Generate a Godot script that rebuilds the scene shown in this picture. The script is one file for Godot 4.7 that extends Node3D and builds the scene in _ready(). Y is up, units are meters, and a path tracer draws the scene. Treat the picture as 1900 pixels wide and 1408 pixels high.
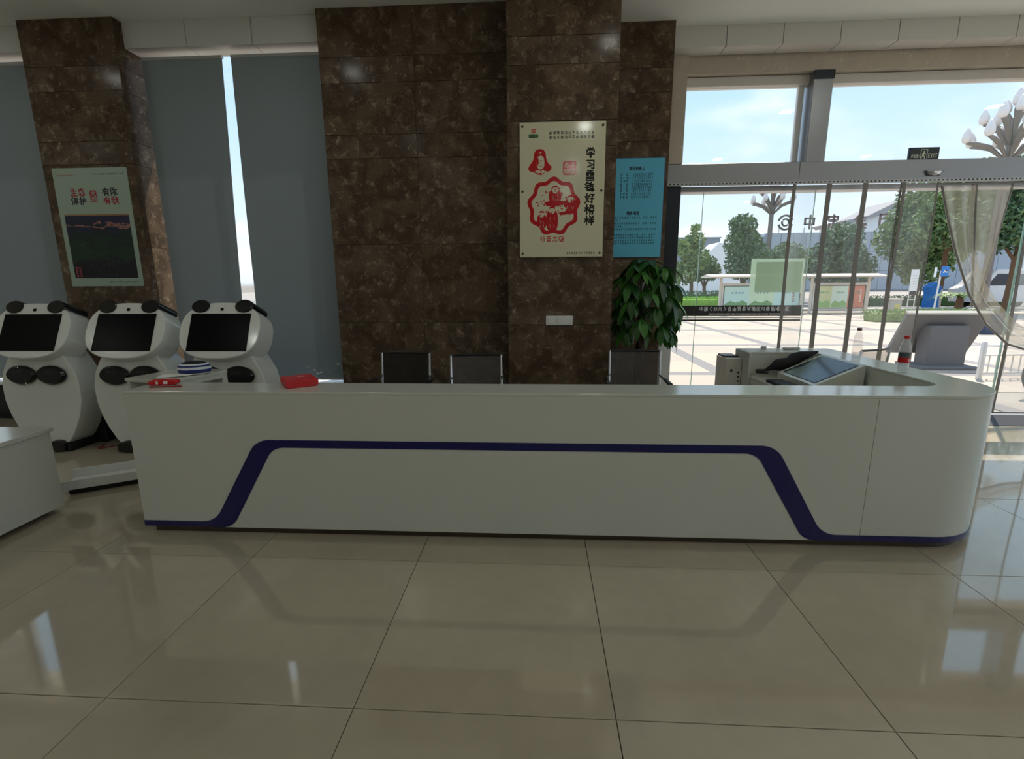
extends Node3D
# A lobby reception desk in front of brown marble walls, with a glass entrance on the right looking onto a sunny plaza.

var M = {}
var used = {}
var rng = RandomNumberGenerator.new()
const CEIL = 4.17

# ---------------------------------------------------------------- helpers: materials
func mat(key, col, rough = 0.5, metal = 0.0, spec = 0.5):
	var m = StandardMaterial3D.new()
	m.resource_name = key
	m.albedo_color = col
	m.roughness = rough
	m.metallic = metal
	m.metallic_specular = spec
	M[key] = m
	return m

func c8(r, g, b, a = 255):
	return Color8(r, g, b, a)

func noise(sd, freq, oct = 4, kind = FastNoiseLite.TYPE_SIMPLEX_SMOOTH):
	var n = FastNoiseLite.new()
	n.seed = sd
	n.frequency = freq
	n.noise_type = kind
	n.fractal_octaves = oct
	return n

func noise_bytes(n, w, h):
	var im = n.get_seamless_image(w, h, false, false, 0.12, false)
	im.convert(Image.FORMAT_L8)
	return im.get_data()

func tex_from(w, h, fn):
	var data = PackedByteArray()
	data.resize(w * h * 3)
	var k = 0
	for i in w * h:
		var c = fn.call(i)
		data[k] = clampi(int(c.x), 0, 255)
		data[k + 1] = clampi(int(c.y), 0, 255)
		data[k + 2] = clampi(int(c.z), 0, 255)
		k += 3
	return ImageTexture.create_from_image(Image.create_from_data(w, h, false, Image.FORMAT_RGB8, data))

# ---------------------------------------------------------------- helpers: geometry
func mb():
	var st = SurfaceTool.new()
	st.begin(Mesh.PRIMITIVE_TRIANGLES)
	return st

func tri(st, a, b, c, g = -1):   # counter-clockwise seen from outside
	st.set_smooth_group(g)
	st.add_vertex(a)
	st.add_vertex(c)
	st.add_vertex(b)

func quad(st, a, b, c, d, g = -1):
	tri(st, a, b, c, g)
	tri(st, a, c, d, g)

func box(st, c, s, bev = 0.0, t = Transform3D()):
	var h = s * 0.5
	var b = minf(bev, minf(h.x, minf(h.y, h.z)) * 0.95)
	if b <= 0.0:
		var p = []
		for i in 8:
			p.append(t * (c + Vector3(h.x if i & 1 else -h.x, h.y if i & 2 else -h.y, h.z if i & 4 else -h.z)))
		quad(st, p[4], p[5], p[7], p[6])
		quad(st, p[1], p[0], p[2], p[3])
		quad(st, p[5], p[1], p[3], p[7])
		quad(st, p[0], p[4], p[6], p[2])
		quad(st, p[6], p[7], p[3], p[2])
		quad(st, p[0], p[1], p[5], p[4])
		return
	var v = {}
	for i in 8:
		var sx = 1 if i & 1 else -1
		var sy = 1 if i & 2 else -1
		var sz = 1 if i & 4 else -1
		v[[i, 0]] = t * (c + Vector3(sx * h.x, sy * (h.y - b), sz * (h.z - b)))
		v[[i, 1]] = t * (c + Vector3(sx * (h.x - b), sy * h.y, sz * (h.z - b)))
		v[[i, 2]] = t * (c + Vector3(sx * (h.x - b), sy * (h.y - b), sz * h.z))
	quad(st, v[[4, 2]], v[[5, 2]], v[[7, 2]], v[[6, 2]])
	quad(st, v[[1, 2]], v[[0, 2]], v[[2, 2]], v[[3, 2]])
	quad(st, v[[5, 0]], v[[1, 0]], v[[3, 0]], v[[7, 0]])
	quad(st, v[[0, 0]], v[[4, 0]], v[[6, 0]], v[[2, 0]])
	quad(st, v[[6, 1]], v[[7, 1]], v[[3, 1]], v[[2, 1]])
	quad(st, v[[0, 1]], v[[1, 1]], v[[5, 1]], v[[4, 1]])
	# edges
	quad(st, v[[6, 2]], v[[7, 2]], v[[7, 1]], v[[6, 1]])
	quad(st, v[[5, 2]], v[[4, 2]], v[[4, 1]], v[[5, 1]])
	quad(st, v[[3, 2]], v[[2, 2]], v[[2, 1]], v[[3, 1]])
	quad(st, v[[0, 2]], v[[1, 2]], v[[1, 1]], v[[0, 1]])
	quad(st, v[[5, 2]], v[[5, 0]], v[[7, 0]], v[[7, 2]])
	quad(st, v[[4, 0]], v[[4, 2]], v[[6, 2]], v[[6, 0]])
	quad(st, v[[1, 0]], v[[1, 2]], v[[3, 2]], v[[3, 0]])
	quad(st, v[[0, 2]], v[[0, 0]], v[[2, 0]], v[[2, 2]])
	quad(st, v[[7, 0]], v[[3, 0]], v[[3, 1]], v[[7, 1]])
	quad(st, v[[2, 0]], v[[6, 0]], v[[6, 1]], v[[2, 1]])
	quad(st, v[[1, 0]], v[[5, 0]], v[[5, 1]], v[[1, 1]])
	quad(st, v[[4, 0]], v[[0, 0]], v[[0, 1]], v[[4, 1]])
	for i in 8:
		var odd = ((i & 1) + ((i >> 1) & 1) + ((i >> 2) & 1)) % 2
		if odd == 1:
			tri(st, v[[i, 0]], v[[i, 1]], v[[i, 2]])
		else:
			tri(st, v[[i, 0]], v[[i, 2]], v[[i, 1]])

func bx(c, s, bev = 0.0, t = Transform3D()):
	var st = mb()
	box(st, c, s, bev, t)
	return st

func span(x0, x1, y0, y1, z0, z1, bev = 0.0):
	return bx(Vector3(x0 + x1, y0 + y1, z0 + z1) * 0.5, Vector3(absf(x1 - x0), absf(y1 - y0), absf(z1 - z0)), bev)

func tube(st, pts, r, sides = 8, caps = true):
	var n = pts.size()
	var rings = []
	var up = Vector3.UP
	var d0 = (pts[1] - pts[0]).normalized()
	if absf(d0.dot(up)) > 0.9:
		up = Vector3.RIGHT
	var side = d0.cross(up).normalized()
	for i in n:
		var d
		if i == 0:
			d = pts[1] - pts[0]
		elif i == n - 1:
			d = pts[n - 1] - pts[n - 2]
		else:
			d = (pts[i + 1] - pts[i]).normalized() + (pts[i] - pts[i - 1]).normalized()
		d = d.normalized()
		side = (side - d * side.dot(d)).normalized()
		var u = side.cross(d)
		var rr = r[i] if r is Array else r
		var ring = []
		for k in sides:
			var a = TAU * k / sides
			ring.append(pts[i] + (side * cos(a) + u * sin(a)) * rr)
		rings.append(ring)
	for i in n - 1:
		for k in sides:
			var k2 = (k + 1) % sides
			quad(st, rings[i][k], rings[i][k2], rings[i + 1][k2], rings[i + 1][k], 1)
	if caps:
		for k in range(1, sides - 1):
			tri(st, rings[0][0], rings[0][k + 1], rings[0][k])
			tri(st, rings[n - 1][0], rings[n - 1][k], rings[n - 1][k + 1])

func lathe(st, prof, seg = 20, c = Vector3.ZERO, sq = 1.0):
	for i in prof.size() - 1:
		for k in seg:
			var a0 = TAU * k / seg
			var a1 = TAU * (k + 1) / seg
			var p = prof[i]
			var q = prof[i + 1]
			var A = c + Vector3(p.x * cos(a0), p.y, -p.x * sin(a0) * sq)
			var B = c + Vector3(p.x * cos(a1), p.y, -p.x * sin(a1) * sq)
			var C = c + Vector3(q.x * cos(a1), q.y, -q.x * sin(a1) * sq)
			var D = c + Vector3(q.x * cos(a0), q.y, -q.x * sin(a0) * sq)
			if p.x > 1e-5:
				tri(st, A, B, C, 1)
			if q.x > 1e-5:
				tri(st, A, C, D, 1)

func prism(st, poly, z0, z1, t = Transform3D(), bev = 0.0, smooth = true):   # a counter-clockwise polygon in x, y pushed along z
	var pts = PackedVector2Array(poly)
	if Geometry2D.is_polygon_clockwise(pts):
		pts.reverse()
	var n = pts.size()
	var ins = pts
	if bev > 0.0:
		ins = PackedVector2Array()
		for i in n:
			var a = pts[(i + n - 1) % n]
			var b = pts[(i + 1) % n]
			var e0 = (pts[i] - a).normalized()
			var e1 = (b - pts[i]).normalized()
			var nn = (Vector2(-e0.y, e0.x) + Vector2(-e1.y, e1.x)).normalized()
			ins.append(pts[i] + nn * bev)
	var idx = Geometry2D.triangulate_polygon(ins)
	for i in range(0, idx.size(), 3):
		var a = ins[idx[i]]
		var b = ins[idx[i + 1]]
		var c = ins[idx[i + 2]]
		if (b - a).cross(c - a) < 0.0:
			var w = b
			b = c
			c = w
		tri(st, t * Vector3(a.x, a.y, z1), t * Vector3(b.x, b.y, z1), t * Vector3(c.x, c.y, z1))
		tri(st, t * Vector3(a.x, a.y, z0), t * Vector3(c.x, c.y, z0), t * Vector3(b.x, b.y, z0))
	var run = []   # edges between sharp corners share one smooth run
	var at0 = 0
	for i in n:
		if (pts[i] - pts[(i + n - 1) % n]).normalized().dot((pts[(i + 1) % n] - pts[i]).normalized()) < 0.8:
			at0 = i
			break
	run.resize(n)
	var cur = 10
	for k in n:
		var i = (at0 + k) % n
		if k > 0 and (pts[i] - pts[(i + n - 1) % n]).normalized().dot((pts[(i + 1) % n] - pts[i]).normalized()) < 0.8:
			cur += 3
		run[i] = cur
	for i in n:
		var g = run[i] if smooth else -1
		var gt = run[i] + 1 if smooth else -1
		var gb = run[i] + 2 if smooth else -1
		var a = pts[i]
		var b = pts[(i + 1) % n]
		var ai = ins[i]
		var bi = ins[(i + 1) % n]
		quad(st, t * Vector3(a.x, a.y, z0 + bev), t * Vector3(b.x, b.y, z0 + bev), t * Vector3(b.x, b.y, z1 - bev), t * Vector3(a.x, a.y, z1 - bev), g)
		if bev > 0.0:
			quad(st, t * Vector3(a.x, a.y, z1 - bev), t * Vector3(b.x, b.y, z1 - bev), t * Vector3(bi.x, bi.y, z1), t * Vector3(ai.x, ai.y, z1), gt)
			quad(st, t * Vector3(ai.x, ai.y, z0), t * Vector3(bi.x, bi.y, z0), t * Vector3(b.x, b.y, z0 + bev), t * Vector3(a.x, a.y, z0 + bev), gb)

func plan(poly):   # a floor plan outline (x, z) as a polygon for slab()
	var out = []
	for p in poly:
		out.append(Vector2(p.x, -p.y))
	return out

func slab(st, poly, y0, y1, bev = 0.0, smooth = false):   # plan outline in x, z raised from y0 to y1
	prism(st, plan(poly), y0, y1, Transform3D(Basis(Vector3.RIGHT, Vector3(0, 0, -1), Vector3.UP), Vector3.ZERO), bev, smooth)

func ellipse(rx, ry, n = 28, p = 2.0, c = Vector2.ZERO):
	var out = []
	for i in n:
		var a = TAU * i / n
		var x = cos(a)
		var y = sin(a)
		out.append(c + Vector2(signf(x) * pow(absf(x), 2.0 / p) * rx, signf(y) * pow(absf(y), 2.0 / p) * ry))
	return out

func fillet(pts, radii, steps = 6):   # an open chain with rounded inner corners
	var out = [pts[0]]
	for i in range(1, pts.size() - 1):
		var p = pts[i]
		var a = (pts[i - 1] - p).normalized()
		var b = (pts[i + 1] - p).normalized()
		var ang = acos(clampf(a.dot(b), -1, 1))
		if radii[i] <= 0.0:
			out.append(p)
			continue
		var d = radii[i] / tan(ang / 2.0)
		var c = p + (a + b).normalized() * (radii[i] / sin(ang / 2.0))
		var v0 = p + a * d - c
		var sweep = v0.angle_to(p + b * d - c)
		for k in steps + 1:
			out.append(c + v0.rotated(sweep * k / steps))
	out.append(pts[-1])
	return out

func offset_chain(ch, d):   # moved to the left of its direction in x, z seen from above
	var out = []
	for i in ch.size():
		var e0 = (ch[i] - ch[max(i - 1, 0)]).normalized()
		var e1 = (ch[min(i + 1, ch.size() - 1)] - ch[i]).normalized()
		if i == 0:
			e0 = e1
		if i == ch.size() - 1:
			e1 = e0
		var nn = (Vector2(e0.y, -e0.x) + Vector2(e1.y, -e1.x)).normalized()
		out.append(ch[i] + nn * d / maxf(0.3, nn.dot(Vector2(e0.y, -e0.x))))
	return out

func strip_plan(ch, d0, d1):
	var a = offset_chain(ch, d0)
	var b = offset_chain(ch, d1)
	b.reverse()
	return a + b

func grid_sheet(st, P, g = 1):   # P[i][j] points
	for i in P.size() - 1:
		for j in P[i].size() - 1:
			quad(st, P[i][j], P[i][j + 1], P[i + 1][j + 1], P[i + 1][j], g)

# ---------------------------------------------------------------- helpers: objects
func numbered(called):
	var n = used.get(called, 0)
	used[called] = n + 1
	return called if n == 0 else "%s_%03d" % [called, n]

func mesh_of(st, m):
	st.generate_normals()
	st.set_material(m)
	return st.commit()

func obj(called, st, m, parent = null):
	var o = MeshInstance3D.new()
	o.mesh = st if st is Mesh else mesh_of(st, m)
	if st is Mesh and m != null:
		o.material_override = null
		o.set_surface_override_material(0, m)
	if parent == null:
		o.name = numbered(called)
		add_child(o)
	else:
		o.name = called
		parent.add_child(o, true)
	return o

func tag(o, label, category, group = ""):
	o.set_meta("label", label)
	o.set_meta("category", category)
	if group != "":
		o.set_meta("group", group)
	return o

func thing(called, label, category, at = Vector3.ZERO, turn = 0.0, group = ""):
	var o = Node3D.new()
	o.name = numbered(called)
	add_child(o)
	o.position = at
	o.rotation.y = turn
	return tag(o, label, category, group)

func struct(called, st = null, m = null):
	var o
	if st == null:
		o = Node3D.new()
		o.name = numbered(called)
		add_child(o)
	else:
		o = obj(called, st, m)
	o.set_meta("kind", "structure")
	return o

func dup(root, at, turn, label = ""):
	var base = root.name.split("_0")[0]
	var r = root.duplicate()
	r.name = numbered(base)
	add_child(r)
	r.position = at
	r.rotation.y = turn
	if label != "":
		r.set_meta("label", label)
	return r

func flat(w, h, t = Transform3D()):   # an upright rectangle with texture coordinates, facing +z
	var st = mb()
	var P = [Vector3(-w / 2, -h / 2, 0), Vector3(w / 2, -h / 2, 0), Vector3(w / 2, h / 2, 0), Vector3(-w / 2, h / 2, 0)]
	var U = [Vector2(0, 1), Vector2(1, 1), Vector2(1, 0), Vector2(0, 0)]
	for i in [0, 2, 1, 0, 3, 2]:
		st.set_uv(U[i])
		st.add_vertex(t * P[i])
	return st

# ---------------------------------------------------------------- helpers: lettering and print
const GLYPH = {
	"学": "20 31;40 51;70 61;14 12 82 84;34 64 55;55 59 48;16 86", "习": "11 81 89 68;33 54;27 75",
	"雷": "20 70;14 12 82 84;50 54;23 33;63 73;24 34;64 74;16 86 89 19 16;56 59;17 87",
	"锋": "20 02;11 41;13 43;05 45;23 28 47;60 43;52 82 45;53 84;56 86;57 87;48 98;75 79",
	"好": "20 14 48;42 27 09;03 53;51 91 73;73 79 68;55 95", "榜": "20 29;03 43;23 06;24 45;60 61;51 91;55 53 93 95;62 63;82 83;46 96;66 59;67 87 89 79",
	"样": "20 29;03 43;23 06;24 45;50 61;90 81;52 92;54 94;46 96;72 79", "行": "30 02;33 05;24 29;51 81;44 94;74 79 69",
	"善": "20 31;70 61;11 81;23 73;50 54;04 94;16 86;28 38;27 77 79 29 27", "立": "50 51;12 82;33 46;73 66;08 98",
	"德": "30 02;33 05;24 29;41 91;60 62;53 93 95 53;63 65;83 85;46 96;47 49;57 59 89 88;97 98", "中": "12 82 86 16 12;50 59",
	"國": "00 90 99 09 00;22 82;34 54 56 36 34;28 57;61 88;85 58", "志": "12 82;50 54;24 74;26 18;36 39 79 77;55 56;86 97",
	"願": "01 41;11 08;22 42 44 24 22;25 45;25 28;46 48;51 91;63 93 97 67 63;65 95;67 58;87 98",
	"生": "20 13;13 83;50 59;26 86;09 99", "态": "11 81;50 14;42 85;26 18;36 39 79 77;56 57;86 98", "保": "20 03;12 19;41 81 83 43 41;35 95;63 69;65 38;65 98",
	"护": "02 42;20 29 18;06 44;60 71;53 93 95 55;53 56 49", "有": "12 92;50 06;34 39;34 84 89 79;36 86;37 87", "你": "20 03;12 19;50 33;42 92 83;64 69 59;54 37;75 98",
	"我": "30 11;03 93;31 39 28;06 45;60 73 98 97;94 49;71 92", "国": "11 81 89 19 11;33 73;35 65;37 77;53 57", "四": "12 82 88 18 12;32 35 26;62 65 75", "川": "21 25 09;51 58;81 89",
	"自": "50 32;22 72 79 29 22;24 74;27 77", "由": "13 83 89 19 13;50 59;16 86", "贸": "20 10 13 42;50 80 83 73;60 53;27 24 74 77;55 29;68 89",
	"易": "20 70 74 24 20;22 72;34 07;26 86 79;46 29;66 49", "试": "10 21;03 23 27 36;42 92;70 78 98;45 75;55 58;48 77;80 91",
	"验": "01 31 34;11 14 44 48 38;06 36;60 43;60 93;54 84;55 57;75 77;95 88;49 99", "区": "91 11 19 99;33 77;73 37",
	"南": "11 81;50 53;19 13 83 89 79;34 45;64 55;36 76;37 77;55 59", "临": "11 18;30 39;60 43;53 93;63 74;45 95 99 49 45;65 69", "港": "00 11;03 14;08 25;41 91;50 54;80 84;34 94;54 36;84 96;56 86 87 57;56 59 99 98",
	"片": "20 24 09;50 53;23 83;26 76 79", "（": "70 43 46 79", "）": "20 53 56 29", "安": "50 51;13 12 82 83;44 26 87;64 19;15 95", "全": "50 04;50 95;34 74;36 76;54 59;19 99",
	"出": "50 59;11 14 84 81;15 19 99 95", "口": "22 82 88 28 22", "集": "30 03;22 26;50 61;22 82;24 84;26 96;52 59;07 97;57 19;57 99", "团": "00 90 99 09 00;23 83;62 68 57;64 27",
	"项": "01 41;21 26;07 46;50 90;70 62;56 52 92 96;73 76 59;87 99", "目": "20 80 89 29 20;23 83;26 86", "负": "40 13;30 70 53;26 23 83 86;54 56 19;67 89",
	"责": "12 82;50 54;23 73;04 94;27 25 75 77;56 19;67 89", "人": "50 45 09;46 99", "服": "08 10 40 48;13 43;16 46;60 90 93 83;60 69;65 95 58;66 99", "务": "40 13;30 70 25;42 96;26 76 69;45 29",
	"友": "12 92;50 09;35 75 19;36 99", "诚": "10 21;03 23 27 36;42 92;70 78 98;45 65 68;42 49;80 91", "敬": "02 52;10 13;40 43;04 44 48;06 26;60 45;52 92;82 49;54 99", "爱": "10 80;21 32;51 52;13 83;25 75;44 19;46 76 39;57 99",
	"法": "00 11;03 14;08 25;41 91;70 75;35 95;65 48 98;86 99", "公": "30 05;60 95;54 18 88;66 99", "平": "11 81;32 43;72 63;05 95;50 59", "和": "40 12;13 53;30 39;34 07;35 57;62 92 98 68 62",
	"文": "50 51;12 92;32 99;72 09", "民": "11 81 84 14;11 19 38;26 86;55 79 98", "富": "50 51;13 12 82 83;24 74;35 65 66 36 35;27 77 79 29 27;57 59", "信": "20 03;12 19;60 61;42 92;54 84;56 86;47 87 89 49 47",
	"业": "30 38;60 68;13 25;83 75;08 98", "治": "00 11;03 14;08 25;60 43 83;71 94;55 95 99 59 55", "正": "11 81;51 58;55 85;25 28;08 98", "等": "10 02;11 31;50 42;51 81;24 74;44 46;06 96;67 69 59",
	"谐": "10 21;03 23 27 36;50 54;53 72;80 84 94;55 95 99 59 55;57 97", "明": "01 31 37 07 01;04 34;50 90 99 79;50 57 49;53 93;56 96", "主": "50 61;12 82;25 75;52 58;09 99", "强": "00 30 33 03 06 36 39 28;51 91 93 53 51;44 94 97 47 44;72 78;49 98",
	"0": "20 60 69 29 20", "1": "30 59;21 40 49", "2": "21 30 60 72 29 79", "3": "20 70 54 77 69 29", "4": "60 16 86;60 69", "5": "70 20 24 64 78 59 29", "6": "60 24 29 69 74 25", "7": "20 70 39", "8": "20 60 69 29 20;24 64", "9": "65 25 20 60 69 39",
}

class Print:
	var im: Image
	var clip = null
	func _init(w, h, col):
		im = Image.create(w, h, false, Image.FORMAT_RGB8)
		im.fill(col)
	func line(a, b, th, col):
		var r = th * 0.5
		var x0 = maxi(0, int(minf(a.x, b.x) - r - 1))
		var x1 = mini(im.get_width() - 1, int(maxf(a.x, b.x) + r + 1))
		var y0 = maxi(0, int(minf(a.y, b.y) - r - 1))
		var y1 = mini(im.get_height() - 1, int(maxf(a.y, b.y) + r + 1))
		var d = b - a
		var l2 = maxf(d.length_squared(), 0.0001)
		for y in range(y0, y1 + 1):
			for x in range(x0, x1 + 1):
				var p = Vector2(x + 0.5, y + 0.5)
				var t = clampf((p - a).dot(d) / l2, 0, 1)
				var k = clampf(r + 0.5 - p.distance_to(a + d * t), 0, 1)
				if k > 0:
					im.set_pixel(x, y, im.get_pixel(x, y).lerp(col, k))
	func glyph(s, x, y, w, h, th, col):
		for stroke in s.split(";"):
			var prev = null
			for q in stroke.split(" "):
				var p = Vector2(x + (int(q[0]) + 0.5) * w / 10.0, y + (int(q[1]) + 0.5) * h / 10.0)
				if prev != null:
					line(prev, p, th, col)
				prev = p
	func text(s, x, y, w, h, step, th, col):
		for i in s.length():
			if GLYPH.has(s[i]):
				glyph(GLYPH[s[i]], x + i * step.x, y + i * step.y, w, h, th, col)
	func poly(pts, col):
		var P = PackedVector2Array(pts)
		var lo = P[0]
		var hi = P[0]
		for p in P:
			lo = lo.min(p)
			hi = hi.max(p)
		for y in range(maxi(0, int(lo.y)), mini(im.get_height(), int(hi.y) + 2)):
			for x in range(maxi(0, int(lo.x)), mini(im.get_width(), int(hi.x) + 2)):
				if Geometry2D.is_point_in_polygon(Vector2(x + 0.5, y + 0.5), P) and (clip == null or Geometry2D.is_point_in_polygon(Vector2(x + 0.5, y + 0.5), clip)):
					im.set_pixel(x, y, col)
	func rect(x, y, w, h, col):
		im.fill_rect(Rect2i(x, y, w, h), col)
	func scribble(x, y, w, h, th, col, r):   # one small character too blurred to read
		for k in 3:
			line(Vector2(x + r.randf() * w * 0.3, y + h * (0.1 + 0.35 * k)), Vector2(x + w * (0.6 + 0.4 * r.randf()), y + h * (0.1 + 0.35 * k)), th, col)
		line(Vector2(x + w * r.randf_range(0.3, 0.7), y), Vector2(x + w * r.randf_range(0.2, 0.8), y + h), th, col)
	func tex():
		return ImageTexture.create_from_image(im)

func print_mat(key, p, rough = 0.35):
	var m = mat(key, Color.WHITE, rough)
	m.albedo_texture = p.tex()
	m.texture_repeat = false
	return m

# ---------------------------------------------------------------- sky
func sky_panorama():
	var w = 1024
	var h = 512
	var im = Image.create(w, h, false, Image.FORMAT_RGBF)
	var n1 = noise(11, 1.6, 5)
	var n2 = noise(12, 4.0, 4)
	for y in h:
		var el = (0.5 - (y + 0.5) / h) * PI
		var s = sin(el)
		for x in w:
			var az = (x + 0.5) / w * TAU
			var d = Vector3(cos(el) * sin(az), s, cos(el) * cos(az))
			var up = clampf(s, 0.0, 1.0)
			var c = Vector3(0.78, 0.88, 0.96).lerp(Vector3(0.46, 0.70, 0.92), clampf(up / 0.32, 0, 1)).lerp(Vector3(0.22, 0.46, 0.86), clampf((up - 0.32) / 0.68, 0, 1))
			if s > 0.0:
				var q = Vector3(d.x, 0, d.z) / (s + 0.22)
				var f = n1.get_noise_3d(q.x * 0.5, 3.0 + q.z * 0.16, q.z * 0.3) * 0.7 + n2.get_noise_3d(q.x * 0.5, 7.0, q.z * 0.9) * 0.4
				var k = smoothstep(-0.15, 0.45, f) * 0.85
				c = c.lerp(Vector3(1.0, 1.02, 1.04), k)
			else:
				c = Vector3(0.45, 0.43, 0.40)
			im.set_pixel(x, y, Color(c.x, c.y, c.z))
	return ImageTexture.create_from_image(im)

func _ready():
	rng.seed = 7
	# camera
	var cam = Camera3D.new()
	cam.name = "camera"
	add_child(cam)
	cam.position = Vector3(0, 1.6, 0)
	cam.rotation = Vector3(deg_to_rad(-11.35), deg_to_rad(3.243), deg_to_rad(-0.377))
	cam.fov = rad_to_deg(2.0 * atan(704.0 / 894.65))
	cam.near = 0.05
	cam.far = 400.0
	cam.current = true
	# sky, exposure
	var env = Environment.new()
	env.background_mode = Environment.BG_SKY
	env.tonemap_mode = Environment.TONE_MAPPER_LINEAR
	env.tonemap_exposure = 1.0
	env.sdfgi_enabled = true
	env.ssao_enabled = true
	env.ssil_enabled = true
	var pan = PanoramaSkyMaterial.new()
	pan.panorama = sky_panorama()
	pan.energy_multiplier = 1.45
	var sk = Sky.new()
	sk.sky_material = pan
	env.sky = sk
	var we = WorldEnvironment.new()
	we.name = "environment"
	we.environment = env
	add_child(we)
	# sun: ahead of the camera and to the right, high
	var sun = DirectionalLight3D.new()
	sun.name = "sun"
	add_child(sun)
	sun.look_at_from_position(Vector3.ZERO, -Vector3(0.75, 2.16, -1.0).normalized())
	sun.light_color = Color(1.0, 0.95, 0.88)
	sun.light_energy = 2.1
	sun.light_angular_distance = 0.55
	sun.shadow_enabled = true
	materials()
	downlights()
	shell()
	facade()
	windows()
	desk()
	kiosks()
	left_things()
	chairs()
	plant()
	desk_things()
	boards()
	curtain()
	plaza()
	street()
	greenery()

# ---------------------------------------------------------------- materials
func materials():
	# brown marble: mottled ground, pale clouds and hair-thin broken veins
	var W = 1024
	var na = noise_bytes(noise(1, 0.006, 5), W, W)
	var nb = noise_bytes(noise(2, 0.018, 4), W, W)
	var nv = noise_bytes(noise(3, 0.011, 4), W, W)
	var ng = noise_bytes(noise(4, 0.03, 3), W, W)
	var nf = noise_bytes(noise(5, 0.12, 2), W, W)
	var nw = noise_bytes(noise(6, 0.022, 4), W, W)
	var ns = noise_bytes(noise(7, 0.055, 3), W, W)
	var marble = tex_from(W, W, func(i):
		var a = na[i] / 255.0
		var b = nb[i] / 255.0
		var cloud = smoothstep(0.55, 0.85, b) * 0.55 + smoothstep(0.5, 0.8, a) * 0.3
		var vein = clampf(1.0 - absf(nv[i] - 128.0) / 4.5, 0, 1) * smoothstep(0.46, 0.64, ng[i] / 255.0)
		var vein2 = clampf(1.0 - absf(nw[i] - 140.0) / 6.0, 0, 1) * smoothstep(0.48, 0.66, b)
		var c = Vector3(104, 89, 74).lerp(Vector3(76, 63, 52), smoothstep(0.35, 0.65, a))
		c = c.lerp(Vector3(150, 136, 118), cloud * 0.85) * (0.88 + 0.24 * nf[i] / 255.0)
		var fleck = clampf(1.0 - absf(ns[i] - 150.0) / 9.0, 0, 1) * smoothstep(0.5, 0.75, b) * smoothstep(0.4, 0.7, ng[i] / 255.0)
		c = c.lerp(Vector3(168, 152, 132), smoothstep(0.66, 0.86, ns[i] / 255.0) * smoothstep(0.45, 0.7, b) * 0.5)
		return c.lerp(Vector3(206, 192, 172), clampf(vein * 0.5 + vein2 * 0.4 + fleck * 0.7, 0, 0.9)))
	var m = mat("brown_marble", Color.WHITE, 0.17, 0.0, 0.18)
	m.albedo_texture = marble
	m.uv1_triplanar = true
	m.uv1_world_triplanar = true
	m.uv1_scale = Vector3.ONE * 0.34
	m.uv1_triplanar_sharpness = 8.0
	var mb2 = mat("brown_marble_second_lot", Color(0.95, 0.94, 0.92), 0.18, 0.0, 0.18)
	mb2.albedo_texture = marble
	mb2.uv1_triplanar = true
	mb2.uv1_world_triplanar = true
	mb2.uv1_scale = Vector3.ONE * 0.34
	mb2.uv1_offset = Vector3(0.37, 0.61, 0.2)
	mb2.uv1_triplanar_sharpness = 8.0
	# polished porcelain floor
	var W2 = 512
	var fa = noise_bytes(noise(21, 0.008, 4), W2, W2)
	var fb = noise_bytes(noise(22, 0.05, 3), W2, W2)
	var por = tex_from(W2, W2, func(i):
		var k = fa[i] / 255.0
		return Vector3(190, 180, 162).lerp(Vector3(178, 168, 150), k) * (0.985 + 0.03 * fb[i] / 255.0))
	for q in 3:
		var f = mat("porcelain_%d" % q, [Color(1, 1, 1), Color(0.985, 0.985, 0.98), Color(1, 0.995, 0.985)][q], 0.05, 0.12, 0.9)
		f.albedo_texture = por
		f.uv1_triplanar = true
		f.uv1_world_triplanar = true
		f.uv1_scale = Vector3.ONE * 0.31
		f.uv1_offset = Vector3(q * 0.31, 0, q * 0.47)
	mat("grout", c8(70, 62, 52), 0.8)
	# beige stone surround of the entrance
	var sa = noise_bytes(noise(31, 0.009, 4), W2, W2)
	var sb = noise_bytes(noise(32, 0.012, 4), W2, W2)
	var beige = tex_from(W2, W2, func(i):
		var v = clampf(1.0 - absf(sb[i] - 128.0) / 3.0, 0, 1)
		return Vector3(198, 188, 172).lerp(Vector3(182, 172, 158), sa[i] / 255.0).lerp(Vector3(220, 212, 196), v * 0.7))
	var bs = mat("beige_stone", Color.WHITE, 0.2)
	bs.albedo_texture = beige
	bs.uv1_triplanar = true
	bs.uv1_world_triplanar = true
	bs.uv1_scale = Vector3.ONE * 0.6
	mat("ceiling_paint", c8(238, 241, 236), 0.9)
	mat("wall_paint", c8(214, 210, 202), 0.9)
	mat("soffit_panel", c8(212, 212, 208), 0.5)
	mat("soffit_underside", c8(214, 210, 204), 0.6)
	mat("steel", c8(150, 152, 156), 0.34, 0.85)
	mat("dark_steel", c8(46, 50, 58), 0.3, 0.6)
	mat("aluminium", c8(172, 174, 176), 0.4, 0.7)
	mat("pale_cladding", c8(196, 200, 200), 0.35)
	mat("desk_white", c8(198, 200, 191), 0.16)
	mat("stripe_blue", c8(4, 9, 84), 0.22)
	mat("kick_bronze", c8(72, 62, 52), 0.35, 0.5)
	mat("kiosk_white", c8(226, 229, 224), 0.12)
	mat("kiosk_black", c8(14, 14, 18), 0.15)
	mat("screen_black", c8(4, 4, 7), 0.25, 0.0, 0.2)
	mat("rubber", c8(16, 16, 17), 0.7)
	mat("black_plastic", c8(22, 22, 26), 0.35)
	mat("white_plastic", c8(222, 224, 220), 0.35)
	mat("red_card", c8(196, 22, 26), 0.4)
	mat("red_dark", c8(150, 14, 20), 0.5)
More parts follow.
